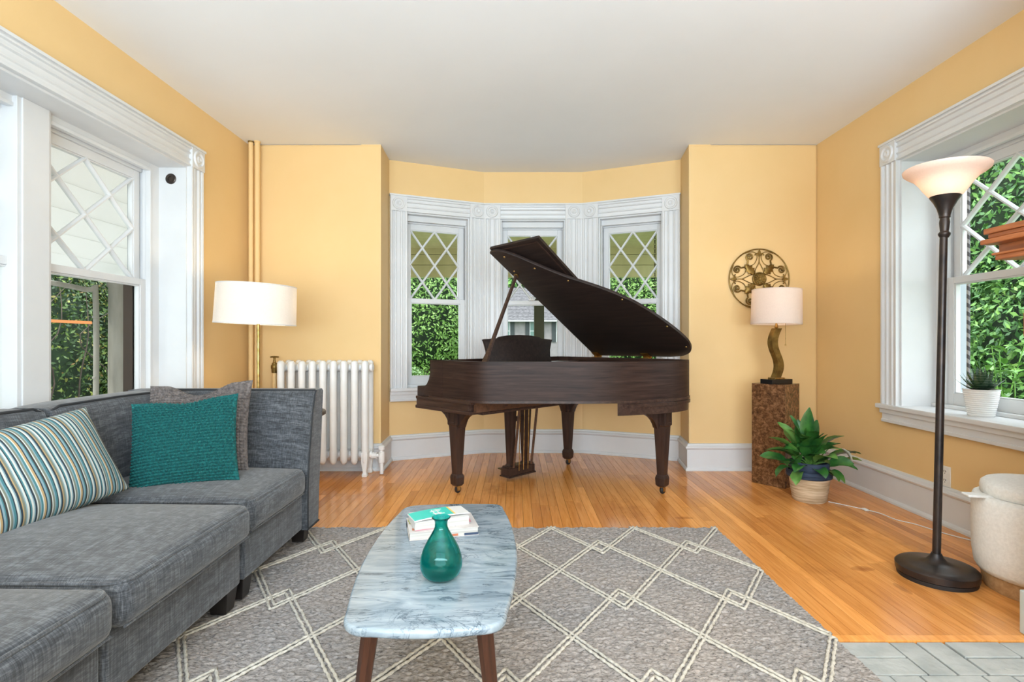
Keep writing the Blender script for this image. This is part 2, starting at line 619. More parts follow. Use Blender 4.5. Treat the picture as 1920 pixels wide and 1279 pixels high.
M['slot'] = mat('dark_slot', (.03, .03, .03), .6)

# ================================================================== THE ROOM
XL, XR, YB, ZC, YR = -2.25, 2.55, 4.5, 2.75, -3.0
BAY = [(-1.134, 4.5), (-1.152, 4.88), (-.309, 5.236), (.66, 5.236), (1.51, 4.87), (1.467, 4.5)]
ZO0, ZO1 = .66, 2.285          # window recess: sill top and head
ZG0, ZGM, ZG1 = .755, 1.475, 2.155


def wall_panel(mb, L, H, th, holes, Mx, ext0=0, ext1=0):
    """a wall from x=0 to L, inner face at y=0, with rectangular holes (x0, x1, z0, z1)"""
    x = -ext0
    for a, b, z0, z1 in sorted(holes):
        mb.box((x, 0, 0), (a, th, H), Mx)
        mb.box((a, 0, 0), (b, th, z0), Mx)
        mb.box((a, 0, z1), (b, th, H), Mx)
        x = b
    mb.box((x, 0, 0), (L + ext1, th, H), Mx)


def frame_of(p, q):
    """matrix of a wall running from p to q seen from the room (left to right), y pointing outwards"""
    a = math.atan2(q[1] - p[1], q[0] - p[0])
    return T(p[0], p[1], 0) @ RZ(a), math.hypot(q[0] - p[0], q[1] - p[1]), a


# left wall: windows 1 and 2 share one recess
ML, LL, _ = frame_of((XL, YR), (XL, YB))
mb = MB()
wall_panel(mb, LL, ZC, .30, [(1.69 - YR, 3.65 - YR, ZO0 - .03, ZO1)], ML, .0, .3)
mb.build('wall_left', M['wall'], smooth=0, kind='structure')
MR, LR, _ = frame_of((XR, YB), (XR, YR))
mb = MB()
wall_panel(mb, LR, ZC, .30, [(YB - 3.527, YB - 2.47, ZO0 - .03, ZO1)], MR, .3, 0)
mb.build('wall_right', M['wall'], smooth=0, kind='structure')
mb = MB()
mb.box((XL, YB, 0), (BAY[0][0], YB + .05, ZC))
mb.build('wall_back_left', M['wall'], smooth=0, kind='structure', bevel=.018)
mb = MB()
mb.box((BAY[5][0], YB, 0), (XR, YB + .05, ZC))
mb.build('wall_back_right', M['wall'], smooth=0, kind='structure', bevel=.018)
bayf = []
for i, (nm, hole) in enumerate([('wall_bay_return_left', None), ('wall_bay_left', (.155, .765)), ('wall_bay_center', (.165, .800)), ('wall_bay_right', (.165, .765)), ('wall_bay_return_right', None)]):
    Mx, L, a = frame_of(BAY[i], BAY[i + 1])
    bayf.append((Mx, L, a, BAY[i], hole))
    mb = MB()
    if hole is None:
        if i == 0:
            mb.prism([(-1.134, 4.503), (-1.152, 4.88), (-1.30, 5.0), (-1.30, 4.503)], 0, ZC)
        else:
            mb.prism([(1.467, 4.503), (1.65, 4.503), (1.65, 5.0), (1.51, 4.87)], 0, ZC)
    else:
        wall_panel(mb, L, ZC, .18, [(hole[0], hole[1], ZO0 - .03, ZO1)], Mx, .0, .0)
        # closes the wedge outside the corner
        if i < 3:
            mb.prism([(L, 0), (L + .06, .18), (L, .18)], 0, ZC, Mx)
    mb.build(nm, M['wall'], smooth=0, kind='structure')
mb = MB()
mb.box((XL - .3, YR, ZC), (XR + .3, 5.6, ZC + .15))
mb.build('ceiling', M['ceiling'], smooth=0, kind='structure')

# floor: slab with oak strips
mb = MB()
mb.box((XL - .3, YR, -.12), (XR + .3, 5.45, -.018))
floor = mb.build('floor', M['sub'], smooth=0, kind='structure')


def bay_y(x):
    for (x0, y0), (x1, y1) in zip(BAY[1:4], BAY[2:5]):
        if x0 <= x <= x1:
            return y0 + (y1 - y0) * (x - x0) / (x1 - x0)
    return 4.5


PW = .0575
pm = MB().box((.0008, 0, -.018), (PW - .0008, 1, 0)).build('plank', M['plank'], floor, smooth=0)
first = True
n = int((XR - XL) / PW) + 1
for i in range(n):
    x = XL + i * PW
    xm = x + PW / 2
    if xm > XR:
        xm = XR
    y1 = (bay_y(xm) if -1.14 < xm < 1.48 else 4.5) + .012
    y0 = 1.966 if xm > 1.15 else 2.96
    if xm < -1.25:
        y0 = 3.0
    y = y0
    L0 = rnd.uniform(.5, 1.6)
    while y < y1 - .02:
        y2 = min(y1, y + L0)
        if y1 - y2 < .3:
            y2 = y1
        p = pm if first else dup(pm, parent=floor)
        first = False
        p.location = (x, y, 0)
        p.scale = (1, y2 - y - .001, 1)
        y = y2
        L0 = rnd.uniform(.9, 2.0)
MB().box((2.05, -1.2, 0), (XR, 1.94, ZC)).build('wall_chimney', M['wall'], smooth=0, kind='structure')
# border strip along the hearth
b = MB().box((1.0, 1.932, -.018), (1.87, 1.965, .0005)).build('border_strip', M['plank'], floor, smooth=0)

# baseboards: one moulded profile swept along the wall line
BP = [(0, 0), (.034, 0), (.034, .012), (.026, .026), (.020, .028), (.020, .178), (.030, .186), (.034, .196), (.030, .206), (.018, .212), (.014, .226), (0, .228)]


def sweep(path, prof, name, mt, kind='structure', parent=None, z0=0):
    n = len(path)
    P = [Vector(p) for p in path]
    rings = []
    for i in range(n):
        e1 = (P[i] - P[i - 1]).normalized() if i > 0 else (P[1] - P[0]).normalized()
        e2 = (P[i + 1] - P[i]).normalized() if i < n - 1 else e1
        n1, n2 = Vector((e1.y, -e1.x)), Vector((e2.y, -e2.x))
        m_ = (n1 + n2).normalized()
        k = 1 / max(.3, m_.dot(n1))
        rings.append([(P[i].x + m_.x * k * d, P[i].y + m_.y * k * d, z0 + z) for d, z in prof])
    return MB().loft(rings).build(name, mt, parent, smooth=25, kind=kind)


sweep([(XL, YB), BAY[0], BAY[1], BAY[2], BAY[3], BAY[4], BAY[5], (XR, YB)], BP, 'baseboard_back', M['white'])
sweep([(XR, YB), (XR, 1.99)], BP, 'baseboard_right', M['white'])
sweep([(XL, 2.9), (XL, YB)], BP, 'baseboard_left', M['white'])

# ------------------------------------------------------------------ windows
CP = [(0, .036), (.07, .040), (.13, .038), (.16, .026), (.27, .022), (.30, .030), (.36, .032), (.40, .020), (.60, .018), (.64, .030), (.70, .032), (.74, .024), (.88, .022), (.90, .032), (1, .034)]


def casing_piece(mb, x, z, w, L, vert, Mx):
    """fluted casing board of width w: upright (grows in +z) or level (grows in +x)"""
    prof = [(0, 0)] + [(f * w, d) for f, d in CP] + [(w, 0)]
    if vert:
        r = [[(x + a, -d, z + q) for a, d in prof] for q in (0, L)]
    else:
        r = [[(x + q, -d, z + w - a) for a, d in prof] for q in (0, L)]
    mb.loft(r, Mx)


def corner_block(mb, x, z, w, Mx):
    mb.box((x, -.040, z), (x + w, 0, z + w), Mx)
    Q = Mx @ T(x + w / 2, -.040, z + w / 2) @ RX(PI / 2)
    mb.lathe([(.001, .002), (w * .12, .010), (w * .2, .003), (w * .27, .003), (w * .33, .010), (w * .40, .010), (w * .44, 0)], 20, Q, cap=False)


def clip(poly, a, b, c):
    """keeps the part of a convex polygon where a*x + b*y <= c"""
    out = []
    n = len(poly)
    for i in range(n):
        p, q = poly[i], poly[(i + 1) % n]
        dp, dq = a * p[0] + b * p[1] - c, a * q[0] + b * q[1] - c
        if dp <= 1e-9:
            out.append(p)
        if (dp < -1e-9 and dq > 1e-9) or (dp > 1e-9 and dq < -1e-9):
            t = dp / (dp - dq)
            out.append((p[0] + (q[0] - p[0]) * t, p[1] + (q[1] - p[1]) * t))
    return out


def make_sash(root, kind, x0, x1, yo, mt, Mx):
    """upper lattice sash or lower plain sash between x0 and x1 at depth yo"""
    st = .052
    if kind == 'upper_sash':
        z0, z1, zb, zt = ZGM - .022, ZG1 + .055, ZGM + .018, ZG1
    else:
        z0, z1, zb, zt = ZO0 + .02, ZGM + .022, ZG0, ZGM - .02
    mb = MB()
    d = .036
    mb.box((x0, yo, z0), (x0 + st, yo + d, z1), Mx)
    mb.box((x1 - st, yo, z0), (x1, yo + d, z1), Mx)
    mb.box((x0 + st, yo, z0), (x1 - st, yo + d, zb), Mx)
    mb.box((x0 + st, yo, zt), (x1 - st, yo + d, z1), Mx)
    # ovolo bead round the glass
    for a, b_ in (((x0 + st, yo + .006, zb), (x0 + st + .008, yo + d, zt)), ((x1 - st - .008, yo + .006, zb), (x1 - st, yo + d, zt)), ((x0 + st, yo + .006, zb), (x1 - st, yo + d, zb + .008)), ((x0 + st, yo + .006, zt - .008), (x1 - st, yo + d, zt))):
        mb.box(a, b_, Mx)
    s = mb.build(kind, mt, root, smooth=0, bevel=.003)
    gx0, gx1 = x0 + st, x1 - st
    w, h = gx1 - gx0, zt - zb
    yg = yo + d * .62
    if kind == 'lower_sash':
        MB().box((gx0, yg, zb), (gx1, yg + .004, zt), Mx).build('pane', M['glass'], s, smooth=0)
        return s

    def P(a, c):
        return Vector((gx0 + w * a, 0, zb + h * c))
    for (a, b_) in (((0, 0), (1, 1)), ((0, 1), (1, 0)), ((.5, 0), (0, .5)), ((.5, 0), (1, .5)), ((.5, 1), (0, .5)), ((.5, 1), (1, .5))):
        p, q = P(*a), P(*b_)
        dv = (q - p).normalized()
        nv = Vector((-dv.z, 0, dv.x))
        bw = .0105
        yo2 = yo + (.0008 if (q.x - p.x) * (q.z - p.z) > 0 else 0)
        sec = [(-bw, .016), (-bw, .012), (-.4 * bw, 0), (.4 * bw, 0), (bw, .012), (bw, .016), (.5 * bw, .034), (-.5 * bw, .034)]
        MB().loft([[tuple(c + nv * e + Vector((0, yo2 + f, 0))) for e, f in sec] for c in (p, q)], Mx).build('muntin', mt, s, smooth=0)
    for i in range(4):
        for j in range(-2, 2):
            poly = [(0, 0), (4, 0), (4, 4), (0, 4)]
            for a, b_, c in ((-1, -1, -2 * i), (1, 1, 2 * i + 2), (-1, 1, -2 * j), (1, -1, 2 * j + 2)):
                poly = clip(poly, a, b_, c)
                if len(poly) < 3:
                    break
            if len(poly) < 3:
                continue
            ar = abs(sum(poly[k][0] * poly[(k + 1) % len(poly)][1] - poly[(k + 1) % len(poly)][0] * poly[k][1] for k in range(len(poly)))) / 2
            if ar < .05:
                continue
            pts = [P(x / 4, y / 4) for x, y in poly]
            MB().loft([[(p.x, yg + e, p.z) for p in pts] for e in (0, .004)], Mx).build('pane', M['glass'], s, smooth=0)
    return s


def window(name, Mx, x0, x1, depth, cw, sashes, mull=None, casing=(True, True), blocks=True, headl=None, sill_ext=.03):
    """casing, lined recess, sill and sashes; x runs along the wall, y outwards; sashes = [(a, b)]"""
    root = empty(name, kind='structure')
    mb = MB()
    zt = ZO1
    zb = ZO0
    hx0, hx1 = x0 - cw, x1 + cw
    mc = MB()
    if casing[0]:
        casing_piece(mc, x0 - cw, zb, cw, zt - zb, True, Mx)
    if casing[1]:
        casing_piece(mc, x1, zb, cw, zt - zb, True, Mx)
    bw = cw if blocks else 0
    casing_piece(mc, hx0 + (bw if blocks else 0), zt, .135, (hx1 - hx0) - 2 * bw, False, Mx)
    if blocks:
        for bx in (hx0, hx1 - bw):
            mb2 = mc
            mb2.box((bx, -.042, zt), (bx + bw, 0, zt + .135), Mx)
            Q = Mx @ T(bx + bw / 2, -.042, zt + .0675) @ RX(PI / 2)
            w = min(bw, .135)
            mb2.lathe([(.001, .003), (w * .12, .010), (w * .2, .002), (w * .27, .002), (w * .33, .010), (w * .40, .010), (w * .44, 0)], 20, Q, cap=False)
    mc.box((hx0 - .006, -.050, zt + .135), (hx1 + .006, 0, zt + .150), Mx)
    mc.build('casing', M['white'], root, smooth=30)
    # liner of the recess
    t = .012
    ml = MB()
    ml.box((x0, -.004, zb), (x0 + t, depth, zt), Mx)
    ml.box((x1 - t, -.004, zb), (x1, depth, zt), Mx)
    ml.box((x0 + t, -.004, zt - t), (x1 - t, depth, zt), Mx)
    ml.build('recess_lining', M['white'], root, smooth=0)
    # box frame with stop beads, parting strip and outer stop
    mf = MB()
    f0, f1 = depth, depth + .125
    a0, b0 = sashes[0][0], sashes[-1][1]
    mf.box((x0 - .0, f0 - .02, zb), (a0 - .0, f0 + .030, zt), Mx)
    mf.box((b0, f0 - .02, zb), (x1, f0 + .030, zt), Mx)
    mf.box((x0, f0 + .030, zb), (a0 - .012, f1, zt), Mx)
    mf.box((b0 + .012, f0 + .030, zb), (x1, f1, zt), Mx)
    mf.box((a0, f0 - .02, ZG1 + .075), (b0, f0 + .030, zt), Mx)
    mf.box((a0, f0 + .030, ZG1 + .055), (b0, f1, zt), Mx)
    mf.box((a0 - .01, f0 - .028, zb), (a0 + .006, f0 + .004, ZG1 + .075), Mx)
    mf.box((b0 - .006, f0 - .028, zb), (b0 + .01, f0 + .004, ZG1 + .075), Mx)
    mf.box((a0, f0 - .028, ZG1 + .065), (b0, f0 + .004, ZG1 + .085), Mx)
    mf.box((x0, f0 - .02, zb - .02), (x1, f1 + .04, zb + .02), Mx)
    mf.box((x0 + t, f0 - .055, zb), (x1 - t, f0 - .02, zb + .022), Mx)
    if mull:
        mf.box((mull[0], f0 - .045, zb), (mull[1], f1, zt - t), Mx)
        mf.box((mull[0] + .02, f0 - .055, zb), (mull[1] - .02, f0 - .045, zt - t), Mx)
    mf.build('window_frame', M['white'], root, smooth=0, bevel=.003)
    mo = MB()
    mo.box((a0 - .012, f0 + .085, zb), (a0 + .004, f1, ZG1 + .06), Mx)
    mo.box((b0 - .004, f0 + .085, zb), (b0 + .012, f1, ZG1 + .06), Mx)
    mo.build('outer_stop', M['worn'], root, smooth=0)
    ms = MB()
    if headl is None:
        headl = (hx0 - sill_ext, hx1 + sill_ext)
    ms.box((headl[0], -.055, zb - .030), (headl[1], .002, zb), Mx)
    ms.box((x0, 0, zb - .030), (x1, depth, zb), Mx)
    ms.build('window_sill', M['white'], root, smooth=0, bevel=.006)
    ma = MB()
    g_ = 0 if sill_ext == 0 else .03
    ma.box((headl[0] + g_, -.026, zb - .122), (headl[1] - g_, 0, zb - .030), Mx)
    ma.box((headl[0] + g_ * .6, -.036, zb - .062), (headl[1] - g_ * .6, 0, zb - .030), Mx)
    ma.box((headl[0] + g_, -.033, zb - .122), (headl[1] - g_, 0, zb - .100), Mx)
    ma.build('apron', M['white'], root, smooth=0, bevel=.004)
    for a, b_ in sashes:
        make_sash(root, 'lower_sash', a, b_, f0 + .004, M['white'], Mx)
        make_sash(root, 'upper_sash', a, b_, f0 + .046, M['white'], Mx)
    return root


# left wall pair
x = lambda y: y - YR
w1 = window('window_1', ML, x(1.69), x(3.65), .20, .145, [(x(1.76), x(2.665)), (x(2.675), x(3.545))], mull=(x(2.575), x(2.765)))
MB().box((x(3.530), .285, ZO0 + .02), (x(3.551), .345, ZGM), ML).build('screen_frame', M['bark0'], w1, smooth=0, label='dark brown screen frame')
# curtain rod socket and sash cord pulley slot on the far reveal
mb = MB()
mb.lathe([(.036, 0), (.036, .006), (.030, .010), (.018, .008), (.017, .003), (.001, .003)], 24, T(-2.348, 3.640, 2.195) @ RX(PI / 2))
mb.build('rod_socket', M['bronze'], w1, label='dark round curtain rod socket')
w2 = window('window_2', MR, YB - 3.527, YB - 2.47, .245, .145, [(YB - 3.455, YB - 2.585)])
# bay windows 3-5
for i, (nm, sl) in enumerate([('window_3', (.0, .0)), ('window_4', (0, 0)), ('window_5', (0, 0))]):
    Mx, L, a, p, hole = bayf[i + 1]
    x0, x1 = hole
    r = window(nm, Mx, x0, x1, .085, x0 - .003 if i != 2 else L - x1 - .003, [(x0 + .012, x1 - .012)], headl=(.002, L - .002), sill_ext=0)
mb = MB()
Mx = bayf[2][0]
mb.box((.445, .066, ZGM + .022), (.500, .10, ZGM + .030), Mx)
mb.tube([(.455, .085, ZGM + .03), (.46, .085, ZGM + .055), (.472, .085, ZGM + .06), (.482, .085, ZGM + .05), (.484, .085, ZGM + .03)], .006, 8, Mx)
mb.build('sash_lock', M['ceramic'], bpy.data.objects['window_4'])
mb = MB()
Mx = bayf[1][0]
for a, b_ in ((.40, .41), (.475, .485)):
    mb.box((a, .070, ZO0 + .035), (b_, .09, ZO0 + .062), Mx)
mb.box((.40, .070, ZO0 + .05), (.485, .078, ZO0 + .062), Mx)
mb.build('sash_lift', M['ceramic'], bpy.data.objects['window_3'])

# ================================================================== GRAND PIANO
# local frame: x from the keyboard to the tail, y from the treble to the bass side
pn = thing('grand_piano', 'dark mahogany baby grand piano with raised lid in the bay window', 'piano', (-.724, 3.97, 0), math.atan2(-.705, .709))
WV, ZT, ZR, ZK = 1.46, .952, .68, .605
bent = catmull([(.50, 0), (.60, .004), (.69, .045), (.80, .15), (.93, .285), (1.06, .41), (1.20, .545), (1.33, .71), (1.425, .90), (1.485, 1.10), (1.492, 1.26), (1.455, 1.375), (1.37, 1.44), (1.25, 1.46)], 5)
outl = [(.15, 0)] + [tuple(p) for p in bent] + [(.15, WV)]
mb = MB()
ring_prism(mb, outl, offset_poly(outl, .042), ZR, ZT)
mb.box((.15, .04, ZR), (.19, WV - .04, ZT))
mb.build('rim', M['rim'], pn, smooth=35)
# rim moulding round the foot of the case
mo = MB()
out2 = offset_poly(outl, -.006)
ring_prism(mo, out2, offset_poly(outl, .03), ZR - .004, ZR + .012)
mo.build('rim_moulding', M['piano'], pn, smooth=35)
for v0 in (0, WV - .065):
    arm = [(-.01, ZK), (.30, ZK), (.30, ZT), (.165, ZT), (.158, .90), (.150, .855), (.135, .81), (.11, .775), (.085, .760), (-.005, .757)]
    mb = MB().loft([[(a, v0 + q, z) for a, z in arm] for q in (-.001, .066)])
    mb.build('key_cheek', M['rim'], pn, smooth=30, bevel=.003)
mb = MB()
mb.box((-.012, -.006, ZK), (.585, WV + .006, ZR - .012))
mb.build('keybed', M['piano'], pn, smooth=0, bevel=.006)
mb = MB()
mb.box((-.018, -.012, ZK - .012), (.600, WV + .012, ZK + .012))
mb.box((-.016, -.010, ZR - .018), (.61, WV + .010, ZR + .004))
mb.box((.10, .10, ZK - .02), (.61, WV - .1, ZK))
mb.build('keybed_moulding', M['piano'], pn, smooth=0, bevel=.005)
mb = MB()
mb.box((.600, .03, ZK + .004), (.625, WV - .03, ZR - .002))
for v in (.30, .52, .60, .68, .86):
    mb.box((.625, v, ZR - .055), (.645, v + .05, ZR - .012))
mb.build('key_frame_rail', M['brownin'], pn, smooth=0)
mb = MB()
mb.box((.0, .066, .69), (.15, WV - .066, .732))
kb = mb.build('keyboard', M['ivory'], pn, smooth=0)
mb = MB()
mb.box((.150, .066, .73), (.165, WV - .066, .90))
mb.build('fallboard', M['piano'], pn, smooth=0)
inner = offset_poly(outl, .045)
MB().prism(inner, .800, .812).build('soundboard', M['brownin'], pn, smooth=0)
MB().prism(offset_poly([p for p in outl if p[0] > .48] + [(.48, WV), (.48, .0)][:0], .10), .880, .892).build('iron_plate', M['gold'], pn, smooth=0)
MB().box((.20, .06, .900), (.43, WV - .06, .918)).build('desk_shelf', M['piano'], pn, smooth=0)
mb = MB()
for v, ue in ((.3, .80), (.7, 1.15), (1.1, 1.32)):
    mb.box((.2, v, .69), (ue, v + .09, .80))
mb.build('back_post', M['brownin'], pn, smooth=0)


def leg_at(u, v, dirs):
    """square tapered leg with a spade foot, panelled head, curved brackets and a caster"""
    def sq(h, z): return [(u - h, v - h, z), (u + h, v - h, z), (u + h, v + h, z), (u - h, v + h, z)]
    mb = MB()
    mb.loft([sq(.024, .052), sq(.034, .066), sq(.037, .115), sq(.032, .132), sq(.027, .140), sq(.043, .485), sq(.050, .492), sq(.050, ZK - .01)])
    lg = mb.build('leg', M['piano_v'], pn, smooth=0, bevel=.003)
    mp_ = MB()
    for a in range(4):
        Q = T(u, v, 0) @ RZ(a * PI / 2)
        for b_ in (((-.040, -.054, .50), (-.028, -.050, .59)), ((.028, -.054, .50), (.040, -.050, .59)), ((-.028, -.054, .50), (.028, -.050, .512)), ((-.028, -.054, .578), (.028, -.050, .59))):
            mp_.box(*b_, Q)
    mp_.build('leg_panel', M['piano_v'], lg, smooth=0)
    mk = MB()
    for a in dirs:
        Q = T(u, v, 0) @ RZ(a)
        prof = [(.045, .470), (.058, .470), (.066, .495), (.082, .525), (.108, .552), (.140, .570), (.150, .575), (.150, ZK - .008), (.045, ZK - .008)]
        mk.loft([[(x_, q, z) for x_, z in prof] for q in (-.030, .030)], Q)
    mk.build('leg_bracket', M['piano_v'], lg, smooth=30, bevel=.003)
    mc = MB()
    mc.lathe([(.014, .046), (.016, .056)], 12, T(u, v, 0))
    for s_ in (-1, 1):
        mc.box((u + s_ * .014 - .002, v - .010, .018), (u + s_ * .014 + .002, v + .018, .050))
    cs = mc.build('caster_fork', M['brass'], lg)
    MB().lathe([(.004, -.011), (.022, -.011), (.026, -.006), (.026, .006), (.022, .011), (.004, .011)], 20, T(u, v + .006, .0262) @ RY(PI / 2)).build('caster_wheel', M['blackm'], lg)
    return lg


leg_at(.320, .115, (0, PI / 2, PI))
leg_at(.320, 1.365, (0, -PI / 2, PI))
leg_at(1.375, 1.130, (PI, -PI / 2 - .5))
# block that carries the tail leg
tb = [(x_, y_) for x_, y_ in offset_poly(outl, .004) if x_ > 1.29 and y_ > .66 and y_ < 1.39]
mb = MB().prism(tb + [(1.22, 1.30), (1.22, .98)], ZK - .012, ZR)
mb.build('tail_block', M['piano'], pn, smooth=35)
tb2 = [(x_, y_) for x_, y_ in offset_poly(outl, -.008) if x_ > 1.30 and y_ > .68 and y_ < 1.38]
MB().prism(tb2 + [(1.25, 1.28), (1.25, 1.0)], ZR - .034, ZR - .012).build('tail_moulding', M['piano'], pn, smooth=35)
# pedal lyre
ly = MB()
ly.box((.270, .58, .028), (.385, .88, .040))
ly.box((.278, .588, .040), (.378, .872, .098))
ly.box((.285, .595, .098), (.371, .865, .112))
l1 = ly.build('lyre_box', M['piano_v'], pn, smooth=0, bevel=.004)
for v in (.645, .815):
    def sq(h, z): return [(.325 - h, v - h, z), (.325 + h, v - h, z), (.325 + h, v + h, z), (.325 - h, v + h, z)]
    MB().loft([sq(.032, .112), sq(.022, .125), sq(.036, .56)]).build('lyre_post', M['piano_v'], pn, smooth=0, bevel=.003)
MB().box((.25, .53, .555), (.41, .93, ZK - .01)).build('lyre_head', M['piano_v'], pn, smooth=0, bevel=.005)
MB().box((.31, .64, .455), (.34, .82, .49)).build('lyre_crossbar', M['piano_v'], pn, smooth=0)
for v in (.63, .83):
    MB().tube([(.378, v, .105), (.445, v + .0, .595)], .010, 8).build('lyre_brace', M['brownin'], pn)
for v in (.68, .73, .78):
    MB().tube([(.388, v, .075), (.40, v, .60)], .0035, 6).build('pedal_rod', M['brass'], pn)
    mb = MB()
    mb.rbox((.155, v - .014, .050), (.285, v + .014, .062), .006, 3)
    mb.build('pedal', M['brassd'], pn, weld=True)
# lid, hinged along the straight bass side
TH = R(31)
LV, LZ = 1.46, .966
c_, s_ = math.cos(TH), math.sin(TH)
LM = Matrix(((1, 0, 0, 0), (0, -c_, s_, LV), (0, s_, c_, LZ), (0, 0, 0, 1)))     # (along the hinge, out from it, up)
lp = [(.540, 1.44), (.585, 1.448), (.65, 1.435), (.74, 1.36), (.85, 1.23), (.97, 1.10), (1.09, 1.0), (1.22, .885), (1.34, .735), (1.43, .54), (1.49, .34), (1.502, .20), (1.465, .09), (1.38, .025), (1.26, 0)]
lid2 = [tuple(p) for p in catmull(lp, 5)]
lid2 = [(.540, 0.0)] + lid2[::-1]
mb = MB()
mb.loft([[(x_, y_, 0) for x_, y_ in lid2], [(x_, y_, .022) for x_, y_ in lid2]], LM)
lid = mb.build('lid', M['piano_in'], pn, smooth=35, bevel=.004)
FM = LM @ T(.540, 0, .026) @ RY(R(-2.5))
mb = MB().box((0, .0, 0), (.455, 1.455, .020), FM)
fl = mb.build('front_lid', M['piano_in'], pn, smooth=0, bevel=.003)
mb = MB()
for b_ in (((.030, .03, -.003), (.040, 1.425, 0)), ((.415, .03, -.003), (.425, 1.425, 0)), ((.04, 1.415, -.003), (.415, 1.425, 0)), ((.04, .03, -.003), (.415, .04, 0))):
    mb.box(*b_, FM)
mb.build('inlay_strip', M['piano'], fl, smooth=0)
for u in (.575, 1.055):
    mb = MB()
    mb.box((u - .035, .002, -.004), (u + .035, .055, 0), LM)
    mb.box((u - .035, LV + .000, ZT - .045), (u + .035, LV + .004, ZT))
    for q in (-.026, 0, .026):
        mb.tube([(u + q - .011, LV + .003, LZ - .004), (u + q + .011, LV + .003, LZ - .004)], .007, 8)
    mb.box((u - .035, LV - .045, ZT), (u + .035, LV, ZT + .004))
    mb.build('hinge', M['brass'], lid)
for u, w in ((.64, 1.38), (.80, 1.22), (.98, 1.05), (1.27, .79), (1.44, .44), (1.46, .16), (.60, 1.22)):
    MB().lathe([(.005, 0), (.008, -.003), (.007, -.006), (.003, -.007)], 12, LM @ T(u, w, 0)).build('lid_bumper', M['brass'], lid)
pb = Vector((.665, .065, ZT - .02))
pt = LM @ Vector((.585, 1.175, -.004))
dv = (pt - pb)
mb = MB()
wd = Vector((1, 0, 0))
rings = []
for t, hw, ht in ((0, .024, .010), (.06, .022, .010), (.14, .012, .010), (.5, .011, .009), (1, .009, .009)):
    p = pb + dv * t
    nn = dv.normalized().cross(wd).normalized()
    rings.append([tuple(p + wd * (a * hw) + nn * (b_ * ht)) for a, b_ in ((-1, -1), (1, -1), (1, 1), (-1, 1))])
mb.loft(rings)
pr_ = mb.build('lid_prop', M['piano'], pn, smooth=0, bevel=.002)
MB().lathe([(.018, -.006), (.018, .002), (.010, .006)], 14, LM @ T(.585, 1.175, -.006)).build('prop_cup', M['brass'], pn)
# music desk
DM = T(.43, .30, .918) @ RY(R(-12))
dp = [(-.01, 0), (.70, 0), (.695, .05), (.705, .10), (.735, .16), (.755, .185), (.61, .195), (.605, .205), (.50, .218), (.375, .222), (.25, .218), (.145, .205), (.14, .195), (-.015, .185), (-.005, .16), (.005, .10), (.0, .05)]
mb = MB().loft([[(q, a, z) for a, z in dp] for q in (0, .018)], DM)
mb.build('music_desk', M['piano_in'], pn, smooth=25, bevel=.002)

# ================================================================== SECTIONAL SOFA
XB, XF = -2.09, -1.085     # back plane and front plane


